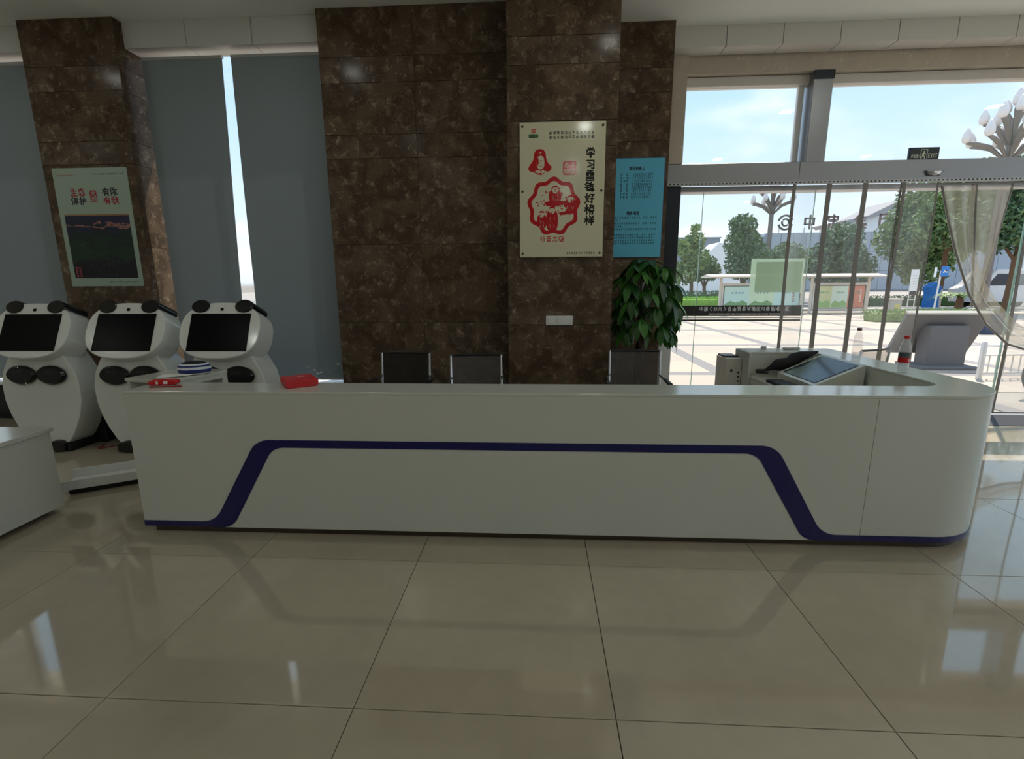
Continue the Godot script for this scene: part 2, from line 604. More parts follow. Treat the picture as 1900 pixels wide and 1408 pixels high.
	mat("chrome", c8(200, 202, 206), 0.12, 1.0)
	mat("paper", c8(232, 232, 228), 0.8)
	mat("pencil_wood", c8(206, 170, 120), 0.7)
	mat("blue_cloth", c8(28, 46, 112), 0.85)
	mat("white_cloth", c8(222, 224, 226), 0.85)
	mat("black_cloth", c8(15, 16, 22), 0.75)
	var bl = mat("blind_fabric", c8(128, 137, 138), 0.85)
	bl.backlight_enabled = true
	bl.backlight = Color(0.16, 0.18, 0.20)
	mat("blind_rail", c8(176, 178, 180), 0.4, 0.3)
	var ms = mat("chair_mesh", Color(0.10, 0.095, 0.09, 0.86), 0.7)
	ms.transparency = BaseMaterial3D.TRANSPARENCY_ALPHA
	var ms2 = mat("chair_mesh_thin", Color(0.36, 0.34, 0.33, 0.72), 0.7)
	ms2.transparency = BaseMaterial3D.TRANSPARENCY_ALPHA
	var ms3 = mat("chair_mesh_beige", Color(0.52, 0.47, 0.40, 0.55), 0.7)
	ms3.transparency = BaseMaterial3D.TRANSPARENCY_ALPHA
	var gl = mat("pane_glass", Color(0.86, 0.96, 0.92, 0.06), 0.02)
	gl.transparency = BaseMaterial3D.TRANSPARENCY_ALPHA
	var ge = mat("pane_edge", Color(0.55, 0.72, 0.66, 0.75), 0.1)
	ge.transparency = BaseMaterial3D.TRANSPARENCY_ALPHA
	var gf = mat("frosted_film", Color(0.72, 0.79, 0.71, 0.86), 0.5)
	gf.transparency = BaseMaterial3D.TRANSPARENCY_ALPHA
	gf.backlight_enabled = true
	gf.backlight = Color(0.60, 0.68, 0.60)
	var ge2 = mat("frosted_film_edge", Color(0.86, 0.92, 0.87, 0.7), 0.5)
	ge2.transparency = BaseMaterial3D.TRANSPARENCY_ALPHA
	ge2.backlight_enabled = true
	ge2.backlight = Color(0.72, 0.8, 0.73)
	var pv = mat("clear_vinyl", Color(0.90, 0.90, 0.90, 0.13), 0.12)
	pv.transparency = BaseMaterial3D.TRANSPARENCY_ALPHA
	var pv2 = mat("gathered_vinyl", Color(0.92, 0.90, 0.84, 0.46), 0.22)
	pv2.transparency = BaseMaterial3D.TRANSPARENCY_ALPHA
	mat("magnet_edge", c8(128, 124, 120), 0.5)
	var bt = mat("clear_bottle", Color(0.93, 0.96, 0.98, 0.16), 0.05)
	bt.transparency = BaseMaterial3D.TRANSPARENCY_ALPHA
	mat("bottle_water", Color(0.80, 0.88, 0.92, 0.22), 0.02).transparency = BaseMaterial3D.TRANSPARENCY_ALPHA
	mat("brown_cap", c8(92, 60, 48), 0.4)
	mat("label_dark", c8(70, 84, 88), 0.4)
	for q in 3:
		var lf = mat("leaf_%d" % q, [c8(38, 84, 28), c8(52, 106, 34), c8(30, 70, 30)][q], 0.35)
		lf.backlight_enabled = true
		lf.backlight = Color(0.12, 0.22, 0.04)
	mat("bark", c8(70, 56, 44), 0.9)
	mat("pot_white", c8(204, 204, 200), 0.3)
	mat("soil", c8(44, 34, 26), 0.95)
	# plaza
	for q in 4:
		mat("paver_%d" % q, [c8(184, 168, 152), c8(178, 166, 152), c8(188, 170, 152), c8(174, 161, 148)][q], 0.75)
	mat("paver_dark", c8(128, 124, 124), 0.75)
	mat("plaza_bed", c8(160, 152, 144), 0.9)
	mat("mat_grey", c8(74, 76, 82), 0.95)
	mat("monument_stone", c8(108, 108, 110), 0.7)
	mat("asphalt", c8(128, 126, 124), 0.9)
	mat("shelter_metal", c8(206, 196, 182), 0.45)
	mat("concrete", c8(176, 172, 164), 0.85)
	mat("far_cladding", c8(150, 160, 172), 0.5)
	mat("far_cladding_dark", c8(120, 132, 146), 0.4)
	mat("far_white", c8(232, 234, 236), 0.6)
	mat("far_roof", c8(150, 148, 150), 0.6)
	mat("far_sign", c8(92, 62, 58), 0.6)
	mat("far_sign_grey", c8(66, 62, 64), 0.6)
	mat("lamp_metal", c8(120, 110, 108), 0.45, 0.3)
	mat("lamp_glass", c8(232, 226, 226), 0.3)
	mat("rail_white", c8(220, 216, 212), 0.4, 0.2)
	mat("trunk_bark", c8(112, 84, 62), 0.9)
	mat("trunk_white", c8(224, 206, 196), 0.8)
	mat("tyre", c8(30, 30, 32), 0.85)
	mat("sign_blue", c8(44, 120, 196), 0.4)
	mat("van_white", c8(218, 218, 220), 0.3)
	mat("van_glass", c8(40, 48, 60), 0.1)
	for q in 4:
		var fo = mat("foliage_%d" % q, [c8(98, 126, 80), c8(134, 152, 94), c8(84, 110, 82), c8(156, 178, 86)][q], 0.7)
		fo.backlight_enabled = true
		fo.backlight = Color(0.10, 0.13, 0.03)
	mat("hedge_lime", c8(140, 186, 66), 0.8)
	mat("hedge_dark", c8(60, 92, 52), 0.85)
	mat("sign_print_white", c8(236, 236, 236), 0.5)

# ---------------------------------------------------------------- ceiling lamps
func downlights():
	var em = mat("lamp_diffuser", c8(255, 250, 240), 0.4)
	em.emission_enabled = true
	em.emission = Color(0.97, 1.0, 0.96)
	em.emission_energy_multiplier = 3.0
	# the grid that the marble and the cream board mirror: rows about three metres apart
	var spots = []
	var beside = ["by the left wall", "in line with the left marble column", "in line with the brown wall", "in line with the marble pier", "in line with the door leaf", "by the glazed side wall"]
	var row = ["behind the desk front", "before the desk front", "in mid lobby", "by the rear wall"]
	for i in 6:
		for k in 4:
			spots.append([Vector3(-8.4 + 3.05 * i, CEIL, -3.70 + 2.95 * k), "recessed ceiling downlight %s, %s" % [row[k], beside[i]]])
	for s in spots:
		var t = thing("ceiling_downlight", s[1], "ceiling lamp", s[0], 0.0, "recessed downlights in the lobby ceiling")
		var st = mb()
		lathe(st, [Vector2(0.085, -0.002), Vector2(0.11, -0.006), Vector2(0.115, 0.0), Vector2(0.115, 0.05), Vector2(0.085, 0.05), Vector2(0.085, -0.002)], 28)
		obj("trim_ring", st, M.white_plastic, t)
		var st2 = mb()
		lathe(st2, [Vector2(0, 0.0), Vector2(0.084, 0.0), Vector2(0.084, 0.02), Vector2(0, 0.02)], 28)
		obj("diffuser", st2, em, t)
		var a = AreaLight3D.new()
		a.name = "lamp_light"
		a.area_size = Vector2(0.16, 0.16)
		a.light_energy = 0.5
		a.light_color = Color(0.98, 1.0, 0.97)
		a.area_range = 20.0
		a.shadow_enabled = true
		t.add_child(a, true)
		a.position = Vector3(0, -0.012, 0)
		a.rotation.x = -PI / 2

# ---------------------------------------------------------------- room shell
const ROWS = [0.0, 0.39, 1.192, 1.995, 2.827, 3.048, 3.515, 3.745, 4.17]

func tiled_face(parent, x0, x1, z, joints, facing = Vector3.BACK, rows = ROWS, thick = 0.02):
	# tiles of brown marble on a face: x0..x1 along the face at depth z; joints are the places of upright joints
	var cuts = [x0] + joints + [x1]
	for r in rows.size() - 1:
		for c in cuts.size() - 1:
			var w = cuts[c + 1] - cuts[c] - 0.002
			var h = rows[r + 1] - rows[r] - 0.003
			var cx = (cuts[c] + cuts[c + 1]) / 2
			var cy = (rows[r] + rows[r + 1]) / 2
			var st
			if facing == Vector3.BACK:
				st = bx(Vector3.ZERO, Vector3(w, h, thick), 0.0015)
			else:
				st = bx(Vector3.ZERO, Vector3(thick, h, w), 0.0015)
			var o = obj("tile", st, M.brown_marble if (r + c) % 2 == 0 else M.brown_marble_second_lot, parent)
			o.position = Vector3(cx, cy, z - thick / 2) if facing == Vector3.BACK else Vector3(z - thick / 2 * facing.x, cy, cx)

func shell():
	# floor: porcelain tiles one metre square
	var fl = struct("floor")
	obj("bed", span(-9.2, 9.2, -0.2, -0.0125, -5.46, 7.2), M.grout, fl)
	var tiles = [bx(Vector3.ZERO, Vector3(0.9965, 0.012, 0.9965), 0.0012)]
	var tm = mesh_of(tiles[0], M.porcelain_0)
	for ix in range(-8, 10):
		for iz in range(0, 5):
			var x0 = -1.706 + ix
			var z0 = -1.532 - iz + 1.0   # near edge of the row
			if x0 + 1.0 < -9.0 or x0 > 9.0:
				continue
			var zn = z0
			var zf = maxf(z0 - 1.0, -5.46)
			if zn - zf < 0.2:
				continue
			var o
			if zn - zf > 0.99:
				o = obj("tile", tm, M["porcelain_%d" % ((ix * 7 + iz * 3 + 100) % 3)], fl)
			else:
				o = obj("tile", bx(Vector3.ZERO, Vector3(0.9965, 0.012, zn - zf - 0.0035), 0.0012), M.porcelain_1, fl)
			o.position = Vector3(x0 + 0.5, -0.006, (zn + zf) / 2)
	obj("tile_field", span(-9.2, 9.2, -0.012, 0.0, -0.5335, 7.2), M.porcelain_0, fl)
	# ceiling
	struct("ceiling", span(-9.2, 9.2, CEIL, CEIL + 0.25, -5.95, 7.2), M.ceiling_paint)
	# side and rear walls of the lobby, outside the frame
	struct("wall_left", span(-9.4, -9.0, -0.2, CEIL + 0.2, -6.2, 7.2), M.wall_paint)
	var rw = struct("wall_right")  # unseen glazing added to bring more daylight in from the right
	obj("parapet", span(9.0, 9.3, -0.2, 0.25, -6.2, 7.2), M.wall_paint, rw)
	obj("lintel", span(9.0, 9.3, 3.95, CEIL + 0.2, -6.2, 7.2), M.wall_paint, rw)
	for k in 7:
		obj("mullion", span(9.05, 9.2, 0.25, 3.95, -6.15 + k * 2.2, -5.98 + k * 2.2), M.steel, rw)
	obj("pane", span(9.12, 9.13, 0.25, 3.95, -6.1, 7.15), M.pane_glass, rw)
	struct("wall_rear", span(-9.2, 9.2, -0.2, CEIL + 0.2, 7.0, 7.4), M.wall_paint)
	# the brown wall behind the desk
	var wb = struct("wall_back")
	obj("core", span(-2.135, -0.2, 0.0, CEIL, -5.6, -5.101), M.grout, wb)
	tiled_face(wb, -2.143, -0.31, -5.08, [-1.215])
	# its protruding pier
	var wp = struct("wall_pier")
	obj("core", span(-0.29, 0.69, 0.0, CEIL, -5.6, -4.821), M.grout, wp)
	tiled_face(wp, -0.304, 0.706, -4.8, [])
	tiled_face(wp, -5.54, -4.803, 0.706, [], Vector3.RIGHT)
	tiled_face(wp, -5.06, -4.803, -0.304, [], Vector3.LEFT)
	# the recessed return beside the entrance
	var wr = struct("wall_return")
	obj("core", span(0.72, 1.34, 0.0, CEIL, -5.95, -5.551), M.grout, wr)
	tiled_face(wr, 0.708, 1.36, -5.53, [])
	tiled_face(wr, -5.95, -5.533, 1.36, [], Vector3.RIGHT)
	# the left column with its lit flank
	var wc = struct("wall_column")
	obj("core", span(-5.15, -4.196, 0.0, CEIL, -5.6, -5.101), M.grout, wc)
	tiled_face(wc, -5.172, -4.175, -5.08, [])
	tiled_face(wc, -5.6, -5.083, -4.175, [], Vector3.RIGHT)
	tiled_face(wc, -5.6, -5.083, -5.172, [], Vector3.LEFT)
	# left end of the back wall, outside the frame
	var wl = struct("wall_back_left", span(-9.2, -7.2, -0.2, CEIL, -5.7, -5.1), M.wall_paint)
	# bulkhead over the windows: flat panels, bright underside
	bulkhead("trim_1", -4.173, -2.145, -5.18, 3.93, [-3.521, -2.844], -5.42)
	bulkhead("trim_2", -7.2, -5.174, -5.18, 3.93, [-6.55, -5.87], -5.42)
	# bulkhead over the entrance
	var cuts = []
	for k in 13:
		cuts.append(1.912 + 0.566 * k)
	bulkhead("trim_3", 1.362, 9.0, -5.66, 3.975, cuts, -5.86)

func bulkhead(called, x0, x1, z, y, joints, zback):
	var t = struct(called)
	obj("backing", span(x0, x1, y + 0.02, CEIL, zback, z - 0.016), M.dark_steel, t)
	var cuts = [x0] + joints + [x1]
	for i in cuts.size() - 1:
		obj("face_panel", span(cuts[i] + 0.003, cuts[i + 1] - 0.003, y, CEIL, z - 0.014, z, 0.002), M.soffit_panel, t)
		obj("underside_panel", span(cuts[i] + 0.003, cuts[i + 1] - 0.003, y, y + 0.014, zback, z - 0.0155, 0.002), M.soffit_underside, t)

# ---------------------------------------------------------------- glass entrance on the right
func facade():
	# stone surround above the doors
	var s = struct("trim_4")
	obj("lintel", span(1.585, 9.0, 3.80, 4.17, -6.1, -5.875, 0.003), M.beige_stone, s)
	obj("jamb", span(1.362, 1.585, 2.885, 4.17, -6.1, -5.83, 0.003), M.beige_stone, s)
	obj("lintel_stop", span(1.60, 9.0, 3.70, 3.795, -6.07, -5.95, 0.003), M.soffit_underside, s)
	# post beside the doors
	var p = struct("trim_5")
	obj("post", span(1.40, 1.585, 1.05, 2.66, -6.1, -5.82, 0.004), M.dark_steel, p)
	obj("post_base", span(1.40, 1.575, 0.0, 1.048, -6.1, -5.81, 0.006), M.pale_cladding, p)
	# header beam
	var h = struct("trim_6")
	obj("beam", span(1.40, 9.0, 2.70, 2.885, -6.12, -5.84, 0.004), M.steel, h)
	obj("beam_joint", span(2.86, 2.866, 2.702, 2.883, -5.8405, -5.8385), M.dark_steel, h)
	obj("door_track", span(1.40, 9.0, 2.60, 2.655, -6.1, -5.92, 0.003), M.aluminium, h)
	# transom lights
	var w1 = struct("window_1")
	obj("mullion", span(2.925, 3.13, 2.885, 3.80, -6.10, -5.86, 0.004), M.steel, w1)
	obj("mullion_cap", span(2.92, 3.135, 3.715, 3.80, -5.862, -5.845, 0.003), M.dark_steel, w1)
	obj("frame_strip", span(2.84, 2.90, 2.885, 3.715, -6.04, -5.99, 0.003), M.far_white, w1)
	obj("pane", span(1.585, 2.84, 2.885, 3.70, -6.022, -6.012), M.pane_glass, w1)
	obj("pane", span(3.13, 6.1, 2.885, 3.70, -6.022, -6.012), M.pane_glass, w1)
	obj("mullion", span(6.1, 6.3, 2.885, 3.80, -6.10, -5.86, 0.004), M.steel, w1)
	obj("pane", span(6.3, 9.0, 2.885, 3.70, -6.022, -6.012), M.pane_glass, w1)
	# fixed pane and sliding leaf at the left, another leaf at the right
	var d1 = struct("door_1")
	obj("pane", span(1.585, 1.897, 0.0, 2.60, -6.045, -6.033), M.pane_glass, d1)
	var d2 = struct("door_2")
	obj("pane", span(1.90, 3.150, 0.012, 2.60, -6.022, -6.010), M.pane_glass, d2)
	obj("pane_edge", span(3.150, 3.156, 0.012, 2.60, -6.023, -6.009), M.pane_edge, d2)
	obj("pane_edge", span(1.894, 1.8995, 0.012, 2.60, -6.023, -6.009), M.pane_edge, d2)
	obj("bottom_rail", span(1.90, 3.15, 0.0, 0.011, -6.03, -6.0), M.aluminium, d2)
	var d3 = struct("door_3")
	obj("pane", span(5.50, 9.0, 0.012, 2.60, -6.022, -6.010), M.pane_glass, d3)
	obj("pane_edge", span(5.485, 5.4995, 0.012, 2.60, -6.025, -6.007), M.pane_edge, d3)
	obj("bottom_rail", span(5.50, 9.0, 0.0, 0.012, -6.03, -6.0), M.rubber, d3)
	# dark safety band with lettering on the left leaf
	var b = thing("safety_band", "black lettered safety band stuck across the glass beside the doors", "sticker", Vector3(2.42, 1.25, -6.008))
	obj("band", bx(Vector3(0, 0, 0), Vector3(1.43, 0.128, 0.002)), M.black_plastic, b)
	obj("band_line", bx(Vector3(0, -0.112, 0), Vector3(1.43, 0.02, 0.002)), M.black_plastic, b)
	obj("white_line", bx(Vector3(0, -0.083, 0), Vector3(1.43, 0.016, 0.002)), M.white_plastic, b)
	var pr = Print.new(1400, 110, Color8(24, 24, 28))
	pr.text("中国（四川）自由贸易试验区川南临港片区", 215, 8, 48, 52, Vector2(56, 0), 7, Color8(214, 216, 220))
	obj("lettering", flat(1.40, 0.11, Transform3D(Basis(), Vector3(0, 0.004, 0.0018))), print_mat("band_lettering", pr), b)
	var tm = TextMesh.new()
	var sf = SystemFont.new()
	sf.font_names = PackedStringArray(["Droid Sans"])
	sf.font_weight = 700
	tm.font = sf
	tm.text = "SOUTH SICHUAN PORT AREA OF CHINA (SICHUAN) PILOT FREE TRADE ZONE"
	tm.font_size = 20
	tm.pixel_size = 0.00118
	tm.depth = 0.001
	tm.material = M.sign_print_white
	var to = MeshInstance3D.new()
	to.name = "small_lettering"
	to.mesh = tm
	b.add_child(to, true)
	to.position = Vector3(0.055, -0.038, 0.003)
	# frosted film
	var f = thing("frosted_film", "pale green frosted film square stuck on the glass door leaf", "film", Vector3(2.81, 1.655, -6.0075))
	obj("film", bx(Vector3(0.02, -0.01, 0), Vector3(0.53, 0.35, 0.001)), M.frosted_film, f)
	var st = mb()
	box(st, Vector3(-0.276, 0, 0), Vector3(0.06, 0.405, 0.001))
	box(st, Vector3(0.0205, 0.184, 0), Vector3(0.53, 0.035, 0.001))
	box(st, Vector3(0.296, 0, 0), Vector3(0.02, 0.405, 0.001))
	obj("film_border", st, M.frosted_film_edge, f)
	# door mat and threshold
	var dm = thing("door_mat", "worn dark grey entrance mat lying inside the threshold", "mat", Vector3(5.2, 0.0, -5.70))
	obj("pile", bx(Vector3(0, -0.009, 0), Vector3(7.6, 0.02, 0.46), 0.004), M.mat_grey, dm)
	struct("floor_threshold", span(-9.2, 9.2, -0.2, -0.0205, -6.1, -5.461), M.concrete)
	obj("sill_strip", span(1.40, 9.0, -0.0205, 0.0, -6.1, -5.94, 0.002), M.aluminium, get_node("floor_threshold"))
	# motion sensor dome
	var sn = thing("motion_sensor", "small chrome motion sensor dome under the steel header beam", "sensor", Vector3(4.28, 2.752, -5.838))
	var sm = mb()
	for i in 6:
		for k in 16:
			var f0 = PI * k / 16.0
			var f1 = PI * (k + 1) / 16.0
			var e0 = PI / 2 * i / 6.0
			var e1 = PI / 2 * (i + 1) / 6.0
			var P = func(fa, ea): return Vector3(cos(fa) * 0.085, -sin(fa) * cos(ea) * 0.06, sin(fa) * sin(ea) * 0.05)
			quad(sm, P.call(f0, e0), P.call(f0, e1), P.call(f1, e1), P.call(f1, e0), 1)
	obj("dome", sm, M.chrome, sn)
	obj("mount", bx(Vector3(0, 0.008, 0.012), Vector3(0.175, 0.016, 0.03), 0.003), M.steel, sn)
	# exit sign on the header
	var ex = thing("exit_sign", "dark emergency exit sign standing on the steel header beam", "sign", Vector3(4.19, 2.885, -5.90))
	obj("housing", bx(Vector3(0, 0.066, 0), Vector3(0.315, 0.132, 0.03), 0.004), M.dark_steel, ex)
	var ep = Print.new(300, 120, Color8(30, 44, 52))
	for i in 4:
		ep.glyph(GLYPH["安全出口"[i]], 14 + i * 24, 62, 22, 40, 4, Color8(214, 224, 206))
	ep.rect(112, 14, 72, 6, Color8(200, 216, 196))
	ep.rect(112, 14, 6, 100, Color8(200, 216, 196))
	ep.rect(178, 14, 6, 100, Color8(200, 216, 196))
	var g = Color8(222, 232, 210)
	ep.poly(ellipse(9, 9, 14, 2.0, Vector2(148, 40)), g)
	ep.line(Vector2(146, 52), Vector2(138, 78), 14, g)
	ep.line(Vector2(146, 54), Vector2(166, 66), 6, g)
	ep.line(Vector2(144, 54), Vector2(128, 70), 6, g)
	ep.line(Vector2(140, 78), Vector2(160, 92), 8, g)
	ep.line(Vector2(160, 92), Vector2(154, 110), 7, g)
	ep.line(Vector2(138, 80), Vector2(122, 104), 8, g)
	for e in [["0 0"], ]:
		pass
	var E = {"E": "80 20 29 89;24 74", "X": "20 89;80 29", "I": "50 59", "T": "20 90;50 59"}
	for i in 4:
		ep.glyph(E["EXIT"[i]], 190 + i * 24, 62, 24, 40, 5, g)
	obj("face", flat(0.30, 0.12, Transform3D(Basis(), Vector3(0, 0.066, 0.0156))), print_mat("exit_print", ep), ex)

# ---------------------------------------------------------------- windows with roller blinds on the left
func windows():
	for q in [[-4.175, -2.143, "window_2"], [-7.2, -5.172, "window_3"]]:
		var w = struct(q[2])
		var x0 = q[0]
		var x1 = q[1]
		obj("parapet", span(x0, x1, -0.2, 0.47, -5.75, -5.45), M.wall_paint, w)
		obj("sill", span(x0 + 0.002, x1 - 0.002, 0.47, 0.50, -5.75, -5.16, 0.004), M.far_white, w)
		obj("apron", span(x0 + 0.002, x1 - 0.002, 0.0, 0.468, -5.449, -5.40), M.dark_steel, w)
		for k in 3:
			var xf = lerpf(x0 + 0.03, x1 - 0.03, k / 2.0)
			obj("frame", span(xf - 0.03, xf + 0.03, 0.50, 4.3, -5.68, -5.60), M.aluminium, w)
		obj("pane", span(x0, x1, 0.50, 4.3, -5.645, -5.635), M.pane_glass, w)
	blind(-4.085, -3.235, [-4.085, -3.335], "grey roller blind between the lit column flank and the bright gap")
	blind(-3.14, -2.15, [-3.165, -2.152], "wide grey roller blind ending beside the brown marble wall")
	blind(-6.45, -5.19, [-6.45, -5.20], "grey roller blind on the far side of the left marble column")

func blind(x0, x1, low, label):
	var t = thing("roller_blind", label, "blind", Vector3((x0 + x1) / 2, 0.0, -5.28), 0.0, "grey roller blinds of the tall windows")
	var cx = (x0 + x1) / 2
	var P = []
	var bot = 0.55
	for i in 13:
		var row = []
		var y = lerpf(3.87, bot, i / 12.0)
		for j in 9:
			var u = j / 8.0
			var x = lerpf(lerpf(x0, x1, u), lerpf(low[0], low[1], u), i / 12.0)
			row.append(Vector3(x - cx, y, 0.006 * sin(u * 5.0 + i * 0.4)))
		P.append(row)
	var st = mb()
	grid_sheet(st, P)
	obj("fabric", st, M.blind_fabric, t)
	var r = mb()
	tube(r, [Vector3(x0 - cx, 3.87, -0.01), Vector3(x1 - cx, 3.87, -0.01)], 0.02, 12)
	obj("roller_tube", r, M.blind_rail, t)
	if x1 > -2.5 and x0 > -3.5:   # small tears near the right blind foot; daylight through them painted as white flecks
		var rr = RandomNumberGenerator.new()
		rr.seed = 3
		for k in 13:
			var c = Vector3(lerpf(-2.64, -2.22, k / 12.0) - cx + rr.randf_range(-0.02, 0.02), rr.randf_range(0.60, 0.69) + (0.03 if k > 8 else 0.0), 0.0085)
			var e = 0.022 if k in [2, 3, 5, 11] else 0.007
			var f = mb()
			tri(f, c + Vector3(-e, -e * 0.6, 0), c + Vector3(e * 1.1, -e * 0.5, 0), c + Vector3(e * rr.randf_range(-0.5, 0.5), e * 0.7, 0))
			obj("tear_daylight_fleck", f, M.far_white, t)
	obj("bottom_rail", bx(Vector3((low[0] + low[1]) / 2 - cx, bot - 0.012, 0), Vector3(low[1] - low[0], 0.026, 0.014), 0.004), M.blind_rail, t)

# ---------------------------------------------------------------- reception desk
func desk():
	var t = thing("reception_desk", "long white reception desk with a dark blue trapezoid stripe", "reception desk", Vector3(0, 0, 0))
	var H = 0.955
	var zf = -2.79
	var xl = -2.585
	var xs = 1.945   # upright seam in the front
	var corner = fillet([Vector2(xs + 0.0015, zf), Vector2(2.37, zf), Vector2(2.80, zf), Vector2(2.80, -3.22), Vector2(2.80, -4.82), Vector2(1.955, -4.82)], [0, 0, 0.42, 0, 0, 0], 12)
	var front = [Vector2(xl, zf), Vector2(xs - 0.0015, zf)]
	var whole = [Vector2(xl, zf)] + corner
	var st = mb()
	slab(st, strip_plan(front, 0.0, 0.025), 0.046, H - 0.018, 0.001)
	obj("front_panel", st, M.desk_white, t)
	st = mb()
	slab(st, strip_plan(corner, 0.0, 0.025), 0.046, H - 0.018, 0.001, true)
	obj("corner_panel", st, M.desk_white, t)
	st = mb()
	slab(st, strip_plan(whole, -0.002, 0.27), H - 0.0175, H, 0.0025)
	obj("counter_top", st, M.desk_white, t)
	st = mb()
	slab(st, strip_plan(whole, 0.250, 0.268), 0.7405, H - 0.018)
	obj("counter_fascia", st, M.desk_white, t)
	st = mb()
	slab(st, strip_plan(whole, 0.0255, 0.045), 0.05, 0.93)
	obj("inner_lining", st, M.desk_white, t)
	# end panels
	obj("end_panel", span(xl, xl + 0.022, 0.046, H - 0.018, -3.06, zf - 0.026, 0.001), M.desk_white, t)
	obj("end_panel", span(1.932, 1.954, 0.0, H, -4.822, -4.50, 0.001), M.desk_white, t)
	# writing surfaces behind the counter
	obj("worktop", span(-2.52, 1.9, 0.715, 0.74, -3.42, -2.85, 0.003), M.desk_white, t)
	obj("worktop_return", span(1.955, 2.54, 0.715, 0.74, -4.56, -3.05, 0.003), M.desk_white, t)
	obj("worktop_return_edge", span(1.955, 1.985, 0.63, 0.7145, -4.50, -3.43, 0.002), M.desk_white, t)
	for x in [-1.4, -0.2, 1.0]:
		obj("support_panel", span(x, x + 0.025, 0.0, 0.7145, -3.38, -2.85), M.desk_white, t)
	# kick plate
	st = mb()
	slab(st, strip_plan([Vector2(xl + 0.05, zf - 0.028)] + offset_chain(corner, 0.035), 0.0, 0.015), 0.0, 0.0455)
	obj("kick_plate", st, M.kick_bronze, t)
	# the blue stripe: a ribbon along the foot that climbs to a long bridge
	var U = fillet([Vector2(xl, 0.086), Vector2(-2.10, 0.086), Vector2(-1.765, 0.648), Vector2(1.40, 0.648), Vector2(1.722, 0.086), Vector2(2.36, 0.086)], [0, 0.15, 0.15, 0.15, 0.15, 0], 8)
	var L = fillet([Vector2(xl, 0.048), Vector2(-1.985, 0.048), Vector2(-1.662, 0.598), Vector2(1.290, 0.598), Vector2(1.615, 0.048), Vector2(2.36, 0.048)], [0, 0.12, 0.12, 0.12, 0.12, 0], 8)
	var rib = mb()
	# one ribbon made of quads between both chains
	for side in 1:
		for i in U.size() - 1:
			var a = Vector3(U[i].x, U[i].y, zf + 0.003)
			var b = Vector3(U[i + 1].x, U[i + 1].y, zf + 0.003)
			var c = Vector3(L[i + 1].x, L[i + 1].y, zf + 0.003)
			var d = Vector3(L[i].x, L[i].y, zf + 0.003)
			quad(rib, d, c, b, a)
			var bk = Vector3(0, 0, -0.0029)
			quad(rib, a, b, b + bk, a + bk)
			quad(rib, d + bk, c + bk, c, d)
	obj("blue_stripe", rib, M.stripe_blue, t)
	st = mb()
	slab(st, strip_plan([Vector2(2.3605, zf)] + corner.slice(1), -0.003, -0.0001), 0.048, 0.086, 0.0, true)
	obj("blue_stripe_corner", st, M.stripe_blue, t)
	# left wing behind the front: an angled counter on a post
	var g = thing("side_counter", "small white open side counter behind the left end of the desk", "counter", Vector3(0, 0, 0))
	st = mb()
	slab(st, [Vector2(-2.90, -3.16), Vector2(-2.53, -3.075), Vector2(-2.375, -3.495), Vector2(-2.76, -3.62)], 0.937, 0.962, 0.003)
	obj("counter_top", st, M.desk_white, g)
	st = mb()
	slab(st, [Vector2(-2.535, -3.08), Vector2(-2.38, -3.495), Vector2(-2.40, -3.50), Vector2(-2.555, -3.085)], 0.905, 0.9365)
	obj("fascia", st, M.desk_white, g)
	st = mb()
	slab(st, [Vector2(-2.392, -3.455), Vector2(-2.378, -3.493), Vector2(-2.755, -3.612), Vector2(-2.77, -3.575)], 0.0, 0.9045)
	obj("end_board", st, M.desk_white, g)
	st = mb()
	slab(st, [Vector2(-2.88, -3.155), Vector2(-2.86, -3.152), Vector2(-2.74, -3.56), Vector2(-2.76, -3.565)], 0.0, 0.9365)
	obj("back_board", st, M.desk_white, g)

